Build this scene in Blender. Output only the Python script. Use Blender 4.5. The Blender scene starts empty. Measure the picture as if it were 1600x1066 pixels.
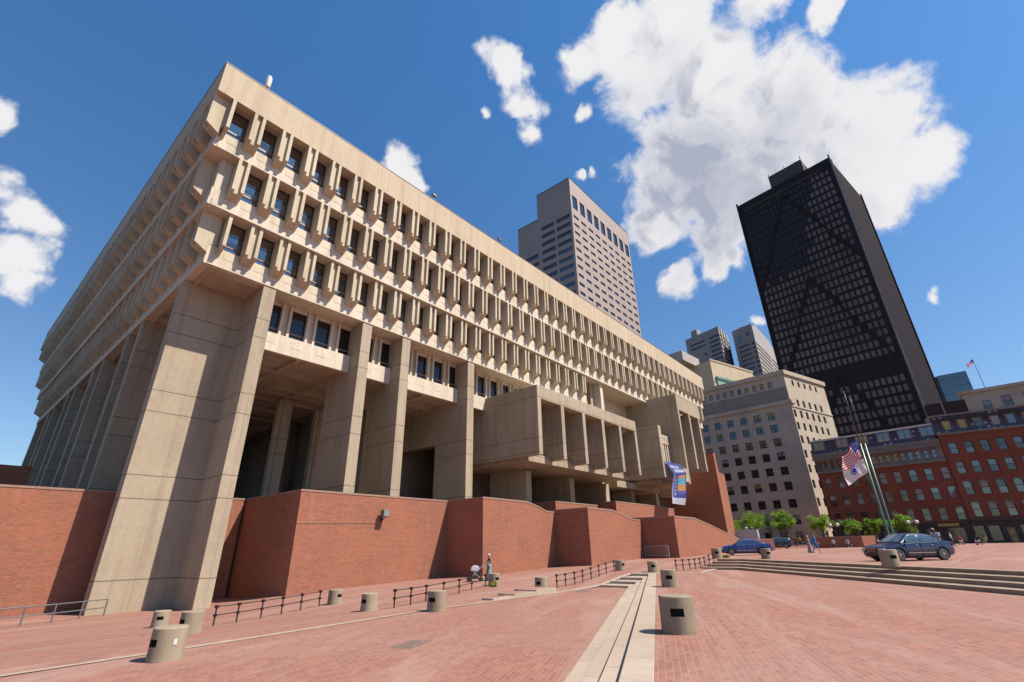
import bpy, bmesh, math, random
import numpy as np
from mathutils import Vector, Matrix
random.seed(7)
PI = math.pi
scene = bpy.context.scene
C = scene.collection

# ------------------------------------------------------------------ camera
cam_d = bpy.data.cameras.new("camera")
cam = bpy.data.objects.new("camera", cam_d); C.objects.link(cam)
cam_d.sensor_width = 36; cam_d.lens = 16.601; cam_d.clip_start = 0.1; cam_d.clip_end = 6000
Fv = Vector((0.703605, 0.586339, 0.401431)); Rv = Vector((0.646139, -0.763006, -0.018053)); Uv = Vector((-0.295709, -0.272083, 0.915711))
M3 = Matrix((Rv, Uv, -Fv)).transposed()
cam.matrix_world = M3.to_4x4()
scene.camera = cam

# ------------------------------------------------------------------ sun, sky, exposure
SUN = Vector((0.457, -1.0, 1.5)).normalized()
sd = bpy.data.lights.new("sun", 'SUN'); sd.energy = 4.9; sd.angle = math.radians(0.55); sd.color = (1.0, 0.91, 0.785)
sun = bpy.data.objects.new("sun", sd); C.objects.link(sun)
sun.rotation_euler = SUN.to_track_quat('Z', 'Y').to_euler()
scene.view_settings.view_transform = 'Standard'
scene.view_settings.look = 'None'
scene.view_settings.exposure = 0.7
scene.view_settings.gamma = 1.0
scene.render.engine = 'CYCLES'
scene.cycles.max_bounces = 6

class NT:
    """small helper for node trees"""
    def __init__(s, tree): s.t = tree; s.n = tree.nodes; s.l = tree.links
    def new(s, typ, **kw):
        n = s.n.new(typ)
        for k, v in kw.items(): setattr(n, k, v)
        return n
    def inp(s, sock, v):
        if v is None: return
        if hasattr(v, 'is_linked') or isinstance(v, bpy.types.NodeSocket): s.l.new(v, sock)
        else:
            if sock.type == 'RGBA' and len(v) == 3: v = (*v, 1)
            sock.default_value = v
    def math(s, op, a, b=None, c=None, clamp=False):
        n = s.new('ShaderNodeMath', operation=op); n.use_clamp = clamp
        for i, v in enumerate((a, b, c)):
            if v is not None: s.inp(n.inputs[i], v)
        return n.outputs[0]
    def vmath(s, op, a, b=None):
        n = s.new('ShaderNodeVectorMath', operation=op)
        s.inp(n.inputs[0], a)
        if b is not None: s.inp(n.inputs[1], b)
        return n.outputs['Value'] if op in ('DOT_PRODUCT', 'LENGTH') else n.outputs[0]
    def maprange(s, v, a, b, c=0.0, d=1.0, smooth=False):
        n = s.new('ShaderNodeMapRange'); n.interpolation_type = 'SMOOTHSTEP' if smooth else 'LINEAR'
        for i, x in enumerate((v, a, b, c, d)): s.inp(n.inputs[i], x)
        return n.outputs[0]
    def mix(s, f, a, b, mode='MIX'):
        n = s.new('ShaderNodeMix', data_type='RGBA', blend_type=mode)
        s.inp(n.inputs[0], f); s.inp(n.inputs[6], a); s.inp(n.inputs[7], b)
        return n.outputs[2]
    def noise(s, vec, scale, detail=4, rough=0.55, dist=0.0):
        n = s.new('ShaderNodeTexNoise'); s.inp(n.inputs['Vector'], vec)
        n.inputs['Scale'].default_value = scale; n.inputs['Detail'].default_value = detail
        n.inputs['Roughness'].default_value = rough; n.inputs['Distortion'].default_value = dist
        return n.outputs[0]
    def scalev(s, vec, v):
        return s.vmath('MULTIPLY', vec, v)

# ---- world: physical sky with drifting cumulus
world = bpy.data.worlds.new("World"); scene.world = world; world.use_nodes = True
w = NT(world.node_tree); w.n.clear()
out = w.new('ShaderNodeOutputWorld'); bg = w.new('ShaderNodeBackground')
sky = w.new('ShaderNodeTexSky'); sky.sky_type = 'NISHITA'; sky.sun_disc = False
sky.sun_elevation = math.asin(SUN.z); sky.sun_rotation = math.atan2(SUN.x, SUN.y)
sky.air_density = 1.0; sky.dust_density = 0.3; sky.ozone_density = 3.5; sky.altitude = 0
SKY_TINT = (0.84, 1.60, 2.05)
CLOUDS = [[0.529,0.2088,0.8225,0.072],[0.5814,0.1292,0.8033,0.0952],[0.6182,0.1878,0.7633,0.0917],[0.6612,0.0807,0.7459,0.0955],[0.7184,0.1348,0.6824,0.1136],[0.7242,-0.0026,0.6896,0.081],[0.7745,0.0213,0.6322,0.1186],[0.8016,-0.0755,0.5931,0.085],[0.8258,-0.1273,0.5495,0.0423],[0.8416,-0.0481,0.538,0.0697],[0.7524,0.2195,0.6211,0.0936],[0.765,0.285,0.578,0.052],[0.800,0.1507,0.581,0.102],[0.8339,0.0529,0.5493,0.0927],[0.5153,0.285,0.8080,0.052],[0.5784,0.3134,0.7531,0.0253],[0.4588,0.385,0.8008,0.040],[0.507,0.3921,0.7676,0.050],[0.5482,0.4078,0.7302,0.038],[0.4653,0.4526,0.7607,0.0151],[0.8273,0.2648,0.4955,0.032],[0.8406,0.205,0.5010,0.030],[0.8522,0.1557,0.5030,0.026],[0.6608,-0.0939,0.7447,0.0316],[0.6196,-0.0101,0.7849,0.0446],[-0.0808,0.8383,0.5391,0.0312],[-0.0382,0.8894,0.4555,0.0405],[-0.0252,0.917,0.3981,0.0405],[-0.0025,0.9289,0.3704,0.0269],[-0.0624,0.8761,0.4781,0.0339],[0.3984,0.6169,0.6788,0.0408],[0.4399,0.6084,0.6606,0.0295],[0.6554,0.3593,0.6643,0.0136],[0.6786,0.3347,0.6539,0.0135],[0.9346,-0.0924,0.3435,0.0129],[0.9381,-0.1141,0.327,0.0067],[0.9557,-0.1544,0.2506,0.0137],[0.9141,0.1506,0.3765,0.0179],[0.9404,-0.0578,0.335,0.0108],[0.6241,0.011,0.7813,0.0457]]
tc = w.new('ShaderNodeTexCoord'); dirv = w.vmath('NORMALIZE', tc.outputs['Generated'])
def colnoise(vec, sc, det, ro, amp):
    n = w.new('ShaderNodeTexNoise'); w.inp(n.inputs['Vector'], vec); n.inputs['Scale'].default_value = sc; n.inputs['Detail'].default_value = det; n.inputs['Roughness'].default_value = ro
    return w.vmath('MULTIPLY', w.vmath('SUBTRACT', n.outputs['Color'], (0.5, 0.5, 0.5)), (amp, amp, amp))
def cloud_density(vec):
    dw = w.vmath('ADD', w.vmath('ADD', vec, colnoise(vec, 5.5, 3, .5, .13)), colnoise(vec, 22, 6, .6, .036))
    field = None
    for x, y, z, r in CLOUDS:
        ln = w.vmath('LENGTH', w.vmath('SUBTRACT', dw, (x, y, z)))
        v = w.math('SUBTRACT', 1.0, w.math('MULTIPLY', ln, 1.0 / (r * 1.15)))
        v = w.math('MULTIPLY', v, min(1.0, .62 + r / 0.13))
        field = v if field is None else w.math('SMOOTH_MAX', field, v, 0.16)
    n1 = w.noise(vec, 10, 14, .66, .35)
    return w.math('ADD', field, w.math('MULTIPLY', w.math('SUBTRACT', n1, 0.5), 1.5)), dw
dens, dw = cloud_density(dirv)
dens2, _ = cloud_density(w.vmath('ADD', dirv, (0.020, -0.036, 0.030)))
cover = w.maprange(dens, 0.04, 0.44, 0, 1, True)
# the side turned to the sun is white, thick parts turned away go lavender grey
thick = w.maprange(dens, 0.15, 0.75, 0, 1, True)
away = w.maprange(w.math('SUBTRACT', dens2, dens), -.22, .24, 0, 1, True)
greyc = w.vmath('LENGTH', w.vmath('SUBTRACT', dw, (0.795, 0.16, 0.585)))
greym = w.maprange(greyc, 0.0, 0.40, 1.15, 0.0, True)
soft = w.noise(dw, 5.5, 7, .55, .3)
sh = w.math('MULTIPLY', thick, w.math('ADD', w.math('MULTIPLY', greym, .85), w.math('MULTIPLY', w.math('SUBTRACT', away, .35), .75)))
sh = w.math('ADD', sh, w.math('MULTIPLY', w.math('MULTIPLY', w.math('SUBTRACT', soft, .5), 1.6), thick))
sh = w.maprange(sh, -.12, 1.08, 0, 1, True)
ccol = w.mix(sh, (9.7, 9.6, 9.8), (4.6, 4.95, 6.2))
sepd = w.new('ShaderNodeSeparateXYZ'); w.l.new(dirv, sepd.inputs[0])
tint = w.mix(w.maprange(sepd.outputs[2], .0, .80, 0, 1), (1.36, 1.34, 1.34), SKY_TINT)
skyc = w.mix(1.0, sky.outputs[0], tint, 'MULTIPLY')
fin = w.mix(cover, skyc, ccol)
w.l.new(fin, bg.inputs[0]); bg.inputs[1].default_value = 0.055
w.l.new(bg.outputs[0], out.inputs[0])

# ------------------------------------------------------------------ helpers
def link(o, parent=None):
    C.objects.link(o)
    if parent is not None: o.parent = parent
    return o
class MB:
    def __init__(s): s.v = []; s.f = []; s.m = []
    def add(s, vs, fs, mi=0):
        b = len(s.v); s.v += [tuple(v) for v in vs]; s.f += [tuple(i + b for i in f) for f in fs]; s.m += [mi] * len(fs); return s
    def box(s, x0, x1, y0, y1, z0, z1, mi=0):
        return s.add([(x0,y0,z0),(x1,y0,z0),(x1,y1,z0),(x0,y1,z0),(x0,y0,z1),(x1,y0,z1),(x1,y1,z1),(x0,y1,z1)],
                     [(0,3,2,1),(4,5,6,7),(0,1,5,4),(1,2,6,5),(2,3,7,6),(3,0,4,7)], mi)
    def prism(s, poly, z0, z1, mi=0):      # poly in xy
        n = len(poly)
        return s.add([(x,y,z0) for x,y in poly] + [(x,y,z1) for x,y in poly],
                     [tuple(range(n))[::-1], tuple(range(n, 2*n))] + [(i,(i+1)%n,(i+1)%n+n,i+n) for i in range(n)], mi)
    def extr(s, poly, a0, a1, f, mi=0):    # poly of 2d points swept from a0 to a1; f(a, p, q) -> xyz
        n = len(poly)
        return s.add([f(a0,p,q) for p,q in poly] + [f(a1,p,q) for p,q in poly],
                     [tuple(range(n))[::-1], tuple(range(n, 2*n))] + [(i,(i+1)%n,(i+1)%n+n,i+n) for i in range(n)], mi)
    def tube(s, p, q, r0, r1=None, n=8, mi=0, caps=True):
        r1 = r0 if r1 is None else r1
        p = Vector(p); q = Vector(q); d = (q-p).normalized()
        a = d.orthogonal().normalized(); b = d.cross(a)
        vs = [p + (a*math.cos(t) + b*math.sin(t))*r0 for t in [2*PI*i/n for i in range(n)]] + [q + (a*math.cos(t) + b*math.sin(t))*r1 for t in [2*PI*i/n for i in range(n)]]
        fs = [(i,(i+1)%n,(i+1)%n+n,i+n) for i in range(n)]
        if caps: fs += [tuple(range(n))[::-1], tuple(range(n,2*n))]
        return s.add(vs, fs, mi)
    def lathe(s, prof, n=24, c=(0,0,0), mi=0, capb=True, capt=True):   # prof (r,z)
        vs = []
        for r, z in prof:
            for i in range(n):
                t = 2*PI*i/n; vs.append((c[0]+r*math.cos(t), c[1]+r*math.sin(t), c[2]+z))
        fs = []
        for k in range(len(prof)-1):
            for i in range(n): fs.append((k*n+i, k*n+(i+1)%n, (k+1)*n+(i+1)%n, (k+1)*n+i))
        if capb: fs.append(tuple(range(n))[::-1])
        if capt: fs.append(tuple(range((len(prof)-1)*n, len(prof)*n)))
        return s.add(vs, fs, mi)
    def xf(s, M):
        s.v = [tuple(M @ Vector(v)) for v in s.v]; return s
    def join(s, o, M=None, mi=None):
        return s.add([tuple(M @ Vector(v)) for v in o.v] if M else o.v, o.f, 0) if mi is None else s.add([tuple(M @ Vector(v)) for v in o.v] if M else o.v, o.f, mi)
    def mesh(s, name, mats, smooth=False, fix=True):
        me = bpy.data.meshes.new(name); me.from_pydata(s.v, [], s.f)
        for m in (mats if isinstance(mats, (list, tuple)) else [mats]): me.materials.append(m)
        me.polygons.foreach_set('material_index', s.m)
        if smooth: me.polygons.foreach_set('use_smooth', [True]*len(s.f))
        if fix:
            bm = bmesh.new(); bm.from_mesh(me); bmesh.ops.recalc_face_normals(bm, faces=bm.faces); bm.to_mesh(me); bm.free()
        me.update(); return me
    def build(s, name, mats, parent=None, smooth=False, fix=True, bevel=0, loc=None, rz=0):
        o = bpy.data.objects.new(name, s.mesh(name, mats, smooth, fix)); link(o, parent)
        if loc is not None: o.location = loc
        if rz: o.rotation_euler = (0,0,rz)
        if bevel:
            b = o.modifiers.new('bevel', 'BEVEL'); b.width = bevel; b.segments = 2; b.limit_method = 'ANGLE'
        return o
def tag(o, label=None, cat=None, group=None, kind=None):
    if label: o['label'] = label
    if cat: o['category'] = cat
    if group: o['group'] = group
    if kind: o['kind'] = kind
    return o
def empty(name, loc, rz=0, label=None, cat=None, group=None):
    o = bpy.data.objects.new(name, None); o.location = loc; o.rotation_euler = (0,0,rz); o.empty_display_size = .3
    link(o); return tag(o, label, cat, group)
def inst(name, me, parent=None, loc=(0,0,0), rz=0, sc=None):
    o = bpy.data.objects.new(name, me); link(o, parent); o.location = loc; o.rotation_euler = (0,0,rz)
    if sc: o.scale = sc
    return o
def copy_tree(o, parent=None):
    c = o.copy(); C.objects.link(c)
    if parent is not None:
        c.parent = parent; c.matrix_parent_inverse = o.matrix_parent_inverse
    for ch in list(o.children): copy_tree(ch, c)
    return c

# ------------------------------------------------------------------ materials
ALBEDO = .66      # overall reflectance of the painted and built surfaces
def A_(c): return tuple(x*ALBEDO for x in c[:3])
def material(name, col, rough=.7, metal=0.0, spec=None, ior=None):
    col = A_(col)
    m = bpy.data.materials.new(name); m.use_nodes = True
    b = m.node_tree.nodes['Principled BSDF']
    b.inputs['Base Color'].default_value = (*col, 1); b.inputs['Roughness'].default_value = rough; b.inputs['Metallic'].default_value = metal
    if spec is not None: b.inputs['Specular IOR Level'].default_value = spec
    if ior is not None: b.inputs['IOR'].default_value = ior
    return m, NT(m.node_tree), b
def noisy(name, col, rough=.75, var=.25, scale=1.5, metal=0, col2=None, bump=0.0, spec=None, ior=None, bscale=12):
    m, t, b = material(name, col, rough, metal, spec, ior)
    g = t.new('ShaderNodeNewGeometry'); n = t.noise(g.outputs['Position'], scale, 6, .6)
    col = A_(col); c2 = A_(col2) if col2 else tuple(x*(1-var) for x in col)
    f = t.maprange(n, .3, .7)
    t.l.new(t.mix(f, col, c2), b.inputs['Base Color'])
    if bump:
        bp = t.new('ShaderNodeBump'); bp.inputs['Strength'].default_value = bump; bp.inputs['Distance'].default_value = .02
        t.l.new(t.noise(g.outputs['Position'], bscale, 6, .6), bp.inputs['Height']); t.l.new(bp.outputs[0], b.inputs['Normal'])
    return m
def wall_uv(t):
    """(horizontal run, height) on any upright wall"""
    g = t.new('ShaderNodeNewGeometry'); sp = t.new('ShaderNodeSeparateXYZ'); t.l.new(g.outputs['Position'], sp.inputs[0])
    sn = t.new('ShaderNodeSeparateXYZ'); t.l.new(g.outputs['Normal'], sn.inputs[0])
    ax = t.math('ABSOLUTE', sn.outputs[0]); ay = t.math('ABSOLUTE', sn.outputs[1])
    isx = t.math('GREATER_THAN', ax, ay)
    u = t.math('ADD', t.math('MULTIPLY', sp.outputs[1], isx), t.math('MULTIPLY', sp.outputs[0], t.math('SUBTRACT', 1.0, isx)))
    return g, u, sp.outputs[2], sn
JZ = (-1.33, 3.24, 4.67, 8.75, 10.19, 14.47, 15.94)
def concrete(name, a, b_, stain, joints=False, vper=0, vph=0, var=.55, board=False, rough=.82):
    m, t, b = material(name, a, rough, spec=.25); a, b_, stain = A_(a), A_(b_), A_(stain)
    g, u, z, sn = wall_uv(t)
    pos = g.outputs['Position']
    big = t.maprange(t.noise(pos, .22, 5, .6), .35, .65)
    fine = t.maprange(t.noise(pos, 3.2, 8, .68), .3, .7)
    streak = t.maprange(t.noise(t.scalev(pos, (1.5, 1.5, .09)), 1.0, 6, .6), .48, .78)
    col = t.mix(t.math('MULTIPLY', big, var), a, b_)
    col = t.mix(t.math('MULTIPLY', fine, .28), col, tuple(x*.62 for x in b_))
    col = t.mix(t.math('MULTIPLY', streak, .55), col, stain)
    runs = t.maprange(t.noise(t.scalev(pos, (4.5, 4.5, .16)), 1.0, 5, .6), .56, .74)
    col = t.mix(t.math('MULTIPLY', runs, .22), col, tuple(min(1, q*1.3) for q in a))
    blot = t.maprange(t.noise(pos, 1.1, 7, .7, .8), .52, .72)
    col = t.mix(t.math('MULTIPLY', blot, .22), col, stain)
    jm = None
    if joints:
        wob = t.math('MULTIPLY', t.math('SUBTRACT', t.noise(pos, 1.4, 3, .5), .5), .05)
        zz = t.math('ADD', z, wob)
        for q in JZ:
            c = t.math('COMPARE', zz, q, .032); jm = c if jm is None else t.math('MAXIMUM', jm, c)
    if vper:
        fr = t.math('ABSOLUTE', t.math('SUBTRACT', t.math('FRACT', t.math('DIVIDE', t.math('ADD', u, vph), vper)), .5))
        c = t.math('MULTIPLY', t.math('LESS_THAN', fr, .014/vper), .55); jm = c if jm is None else t.math('MAXIMUM', jm, c)
    if jm is not None: col = t.mix(t.math('MULTIPLY', jm, .75), col, (.09, .065, .05))
    # small tie holes / pits
    vo = t.new('ShaderNodeTexVoronoi'); t.inp(vo.inputs['Vector'], pos); vo.inputs['Scale'].default_value = 1.3
    col = t.mix(t.math('MULTIPLY', t.math('LESS_THAN', vo.outputs['Distance'], .035), .6), col, (.12, .09, .07))
    t.l.new(col, b.inputs['Base Color'])
    bp = t.new('ShaderNodeBump'); bp.inputs['Strength'].default_value = .35; bp.inputs['Distance'].default_value = .02
    t.l.new(t.noise(pos, 9, 8, .7), bp.inputs['Height']); t.l.new(bp.outputs[0], b.inputs['Normal'])
    return m
CONC = concrete('cast_concrete', (.60, .495, .36), (.46, .365, .255), (.27, .20, .14), joints=True, vper=2.9, vph=.6)
CONC_BOX = concrete('board_marked_concrete', (.62, .51, .375), (.46, .37, .265), (.24, .18, .12), joints=True, vper=1.9, vph=.3, var=.9)
PRECAST = concrete('precast_concrete', (.92, .82, .66), (.76, .65, .50), (.48, .37, .24), vper=4.369, vph=-.58, var=.6)
PARAPET = concrete('parapet_concrete', (.76, .62, .445), (.66, .53, .375), (.40, .30, .20), vper=8.738, vph=2.0, var=.5)
FINM = concrete('fin_concrete', (.84, .73, .56), (.66, .55, .39), (.46, .33, .15), var=.9)
SOFFIT = noisy('soffit_concrete', (.68, .54, .40), .85, .3, .5)
DARKC = noisy('dark_interior', (.07, .055, .045), .9, .3, .8)
BOLLM = concrete('aged_concrete', (.52, .425, .31), (.38, .305, .21), (.20, .155, .10), var=.9)
def slab_stone():
    m, t, b = material('granite_step', (.64, .51, .40), .8)
    g = t.new('ShaderNodeNewGeometry'); pos = g.outputs['Position']
    s = t.vmath('DOT_PRODUCT', pos, (.9095, .4157, 0)); fr = t.math('FRACT', t.math('DIVIDE', s, 1.83)); cell = t.math('FLOOR', t.math('DIVIDE', s, 1.83))
    wn_ = t.new('ShaderNodeTexWhiteNoise'); wn_.noise_dimensions = '1D'; t.l.new(cell, wn_.inputs['W'])
    col = t.mix(wn_.outputs['Value'], A_((.60, .475, .375)), A_((.50, .385, .29)))
    col = t.mix(t.math('MULTIPLY', t.maprange(t.noise(pos, 1.6, 7, .68), .42, .70), .5), col, A_((.42, .33, .25)))
    col = t.mix(t.math('MULTIPLY', t.maprange(t.noise(pos, 30, 3, .7), .5, .75), .3), col, A_((.25, .20, .17)))
    col = t.mix(t.math('MULTIPLY', t.math('LESS_THAN', fr, .012), .7), col, A_((.15, .10, .08)))
    t.l.new(col, b.inputs['Base Color'])
    bp = t.new('ShaderNodeBump'); bp.inputs['Strength'].default_value = .25; bp.inputs['Distance'].default_value = .02; t.l.new(t.noise(pos, 12, 6, .6), bp.inputs['Height']); t.l.new(bp.outputs[0], b.inputs['Normal'])
    return m
STONE = slab_stone()
STONE2 = noisy('granite_band', (.60, .46, .36), .8, .3, 3.0, bump=.15)
STEPB = noisy('brown_step_stone', (.47, .345, .245), .85, .35, 1.8, bump=.2)
COPING = noisy('brick_coping', (.50, .30, .22), .85, .35, 6)

def brickwall(name, c1, c2, mort, patch, bw=.2, rh=.067, ms=.007, off=.5):
    m, t, b = material(name, c1, .85, spec=.2); c1, c2, mort, patch = map(A_, (c1, c2, mort, patch))
    g, u, z, sn = wall_uv(t); pos = g.outputs['Position']
    cb = t.new('ShaderNodeCombineXYZ'); t.l.new(u, cb.inputs[0]); t.l.new(z, cb.inputs[1])
    br = t.new('ShaderNodeTexBrick'); t.l.new(cb.outputs[0], br.inputs['Vector'])
    br.inputs['Scale'].default_value = 1; br.inputs['Brick Width'].default_value = bw; br.inputs['Row Height'].default_value = rh
    br.inputs['Mortar Size'].default_value = ms; br.inputs['Mortar Smooth'].default_value = .3; br.inputs['Bias'].default_value = 0
    t.inp(br.inputs['Color1'], c1); t.inp(br.inputs['Color2'], c2); t.inp(br.inputs['Mortar'], mort)
    sc = t.new('ShaderNodeCombineXYZ'); t.l.new(t.math('MULTIPLY', u, .42), sc.inputs[0]); t.l.new(t.math('MULTIPLY', z, 5.0), sc.inputs[1])
    courses = t.maprange(t.noise(sc.outputs[0], 1.0, 9, .78), .47, .66)
    col = t.mix(t.math('MULTIPLY', courses, .75), br.outputs[0], patch)
    sc2 = t.new('ShaderNodeCombineXYZ'); t.l.new(t.math('MULTIPLY', u, 1.3), sc2.inputs[0]); t.l.new(t.math('MULTIPLY', z, 9.0), sc2.inputs[1])
    pale = t.maprange(t.noise(sc2.outputs[0], 1.0, 8, .8), .54, .70)
    col = t.mix(t.math('MULTIPLY', pale, .40), col, tuple(min(1, q*1.25) for q in mort))
    big = t.maprange(t.noise(pos, .35, 4, .6), .35, .7)
    col = t.mix(t.math('MULTIPLY', big, .3), col, tuple(min(1, x*1.35) for x in c1))
    st = t.maprange(t.noise(t.scalev(pos, (2.2, 2.2, .25)), 1.0, 5, .6), .60, .8)
    col = t.mix(t.math('MULTIPLY', st, .22), col, A_((.55, .42, .36)))
    t.l.new(col, b.inputs['Base Color'])
    bp = t.new('ShaderNodeBump'); bp.inputs['Strength'].default_value = .4; bp.inputs['Distance'].default_value = .01
    t.l.new(br.outputs['Fac'], bp.inputs['Height']); bp.invert = True; t.l.new(bp.outputs[0], b.inputs['Normal'])
    return m
BRICK = brickwall('red_brick', (.47, .160, .092), (.32, .098, .056), (.48, .30, .22), (.23, .14, .10))
BRICK_OLD = brickwall('old_red_brick', (.29, .088, .054), (.23, .068, .042), (.26, .09, .06), (.22, .075, .05))

def pavers(name, rot):
    m, t, b = material(name, (.4, .2, .15), .8, spec=.25)
    g = t.new('ShaderNodeNewGeometry'); pos = g.outputs['Position']
    mp = t.new('ShaderNodeMapping'); t.l.new(pos, mp.inputs[0]); mp.inputs['Rotation'].default_value = (0, 0, rot)
    br = t.new('ShaderNodeTexBrick'); t.l.new(mp.outputs[0], br.inputs['Vector'])
    br.inputs['Scale'].default_value = 1; br.inputs['Brick Width'].default_value = .21; br.inputs['Row Height'].default_value = .105
    br.inputs['Mortar Size'].default_value = .007; br.inputs['Mortar Smooth'].default_value = .2
    t.inp(br.inputs['Color1'], A_((.44, .185, .135))); t.inp(br.inputs['Color2'], A_((.30, .12, .09))); t.inp(br.inputs['Mortar'], A_((.46, .30, .23)))
    big = t.maprange(t.noise(pos, .16, 6, .65, .8), .38, .66)
    med = t.maprange(t.noise(pos, .9, 6, .7, 1.2), .42, .72)
    streak = t.maprange(t.noise(t.scalev(mp.outputs[0], (.10, .7, 1)), .8, 7, .68, 1.0), .47, .66)
    spk = t.maprange(t.noise(pos, 26, 3, .8), .60, .72)
    col = t.mix(t.math('MULTIPLY', big, .42), br.outputs[0], A_((.42, .27, .22)))
    col = t.mix(t.math('MULTIPLY', med, .26), col, A_((.50, .20, .14)))
    col = t.mix(t.math('MULTIPLY', streak, .42), col, A_((.54, .40, .33)))
    col = t.mix(t.math('MULTIPLY', spk, .30), col, A_((.66, .53, .45)))
    sp2 = t.maprange(t.noise(pos, 15, 4, .8), .62, .74)
    col = t.mix(t.math('MULTIPLY', sp2, .35), col, A_((.18, .09, .07)))
    vo = t.new('ShaderNodeTexVoronoi'); t.inp(vo.inputs['Vector'], pos); vo.inputs['Scale'].default_value = 1.6
    col = t.mix(t.math('MULTIPLY', t.math('LESS_THAN', vo.outputs['Distance'], .045), .55), col, A_((.16, .10, .08)))
    sta = t.maprange(t.noise(pos, .45, 5, .6, 1.5), .60, .72)
    col = t.mix(t.math('MULTIPLY', sta, .35), col, A_((.24, .14, .11)))
    t.l.new(col, b.inputs['Base Color'])
    bp = t.new('ShaderNodeBump'); bp.inputs['Strength'].default_value = .5; bp.inputs['Distance'].default_value = .012
    hh = t.math('ADD', t.math('MULTIPLY', br.outputs['Fac'], -1.0), t.math('MULTIPLY', t.noise(pos, 7, 6, .7), .9))
    t.l.new(hh, bp.inputs['Height']); t.l.new(bp.outputs[0], b.inputs['Normal'])
    return m
PAVE_A = pavers('brick_pavers', math.radians(-24.5))
PAVE_B = pavers('brick_pavers_walkway', math.radians(-12))
PAVE_C = pavers('brick_pavers_upper', math.radians(8))
GLASS = noisy('window_glass', (.025, .032, .04), .06, .5, .6, spec=.9, ior=2.3)
GLASS_D = noisy('dark_glass', (.02, .02, .022), .12, .4, .5, spec=.6)
FRAME = noisy('bronze_frame', (.05, .04, .035), .5, .2, 5)
BLACK = noisy('black_metal', (.025, .022, .022), .5, .3, 9)
STEEL = noisy('galvanised_rail', (.28, .29, .31), .45, .3, 7, metal=.4)
# ------------------------------------------------------------------ ground
CTRL = np.array([(12,34.3,-2.97),(7.5,37.8,-3.03),(4,40.7,-3.0),(16.2,32.2,-2.45),(16.2,42,-2.95),(27.9,32.2,-2.14),(29.5,28,-1.98),(39,28,-1.65),(39.5,24.3,-1.54),(49,24.3,-1.25),(50.2,20.65,-1.2),(65,20.65,-1.0),(94,29.8,-.85),(23.2,21.1,-2.08),(32.8,17.9,-1.62),
(-25,12,-1.95),(1.9,14.35,-2.05),(6.8,14.8,-2.075),(12.5,15.8,-2.10),(18,16.0,-2.12),(24.3,16.0,-2.14),(26.75,16.05,-2.10),(28.1,16.1,-1.98),(29.5,16.15,-1.82),(31.5,16.2,-1.65),(33.15,12.5,-1.65),(37.6,12.95,-1.60),(43.6,13.45,-1.10),(50,13.6,-1.06),(70,13.6,-.99),(100,13.6,-.78),(-25,40,-3.6),(-25,60,-4),(100,30,-.75),(10,26,-2.72),(4,27,-2.8),(50,40,-1.7),(20,60,-3.2),(100,60,-1)])
def _tps():
    P = CTRL[:,:2]; n = len(P)
    d = np.hypot(P[:,None,0]-P[None,:,0], P[:,None,1]-P[None,:,1])
    K = np.where(d > 0, d*d*np.log(d+1e-9), 0) + np.eye(n)*.3
    A = np.zeros((n+3, n+3)); A[:n,:n] = K; A[:n,n] = 1; A[:n,n+1:] = P; A[n,:n] = 1; A[n+1:,:n] = P.T
    b = np.zeros(n+3); b[:n] = CTRL[:,2]; return np.linalg.solve(A, b)
TW = _tps()
def W(x, y):
    d = np.hypot(CTRL[:,0]-x, CTRL[:,1]-y)
    return float((np.where(d > 0, d*d*np.log(d+1e-9), 0)*TW[:-3]).sum() + TW[-3] + TW[-2]*x + TW[-1]*y)
def T3(x, y=0): return float(np.interp(x, (41, 56, 90, 118, 160), (-1.076, -1.03, -.84, -.66, -.5)))
EDGE = [(-40, 12.5), (-25, 12.6), (1.9, 14.35), (6.8, 14.8), (12.5, 15.5), (18, 15.85), (24.3, 16.0), (31.5, 16.2), (33.15, 12.5), (37.6, 12.95), (44.6, 13.6), (100, 13.6)]
def edge(x):
    for (a, b), (c, d) in zip(EDGE, EDGE[1:]):
        if x <= c: return b + (d-b)*(x-a)/(c-a)
    return EDGE[-1][1]
# the wide base sheet to the horizon
g = MB(); S = 3000; g.add([(-S,-S,-5),(S,-S,-5),(S,S,-5),(-S,S,-5)], [(0,1,2,3)])
tag(g.build('ground', noisy('far_ground', (.08,.07,.065), .9, .3, .05), fix=False), kind='structure')
# sloping brick walkway beside the building
xs = sorted(set([-40,-25] + [round(-20+1.5*i, 2) for i in range(81)] + [1.9, 6.8, 12.5, 24.3, 31.5, 33.15, 37.6, 44.6]))
g = MB(); NY = 26
for x in xs:
    e0 = edge(x)
    for j in range(NY):
        y = e0 + (80-e0)*(j/(NY-1))**1.6; g.v.append((x, y, W(x, y)))
for i in range(len(xs)-1):
    for j in range(NY-1):
        a = i*NY+j; g.f.append((a, a+NY, a+NY+1, a+1)); g.m.append(0)
for i in range(len(xs)-1):
    a, b = g.v[i*NY], g.v[(i+1)*NY]; g.add([(a[0], a[1], a[2]-.8), (b[0], b[1], b[2]-.8), b, a], [(0,1,2,3)], 1)
wo = g.build('walkway', [PAVE_B, STONE2], smooth=True, fix=False); tag(wo, kind='structure')
# step line between the lower and the middle terrace
u_ = Vector((.9095, .4157)); n_ = Vector((-.4157, .9095)); P0 = Vector((6.91, 3.44))
def L(s, o): p = P0 + u_*s + n_*o; return (p.x, p.y)
def sx(X, o):   # s where the line with offset o reaches x = X
    return (X - P0.x - n_.x*o)/u_.x
OFF = [.0, .46, .80, 1.15, 1.52]        # right edge, three risers, left edge
XK = [30.9, 29.5, 28.1, 26.75]
ZK = [-1.65, -1.79, -1.93, -2.06]
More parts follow.
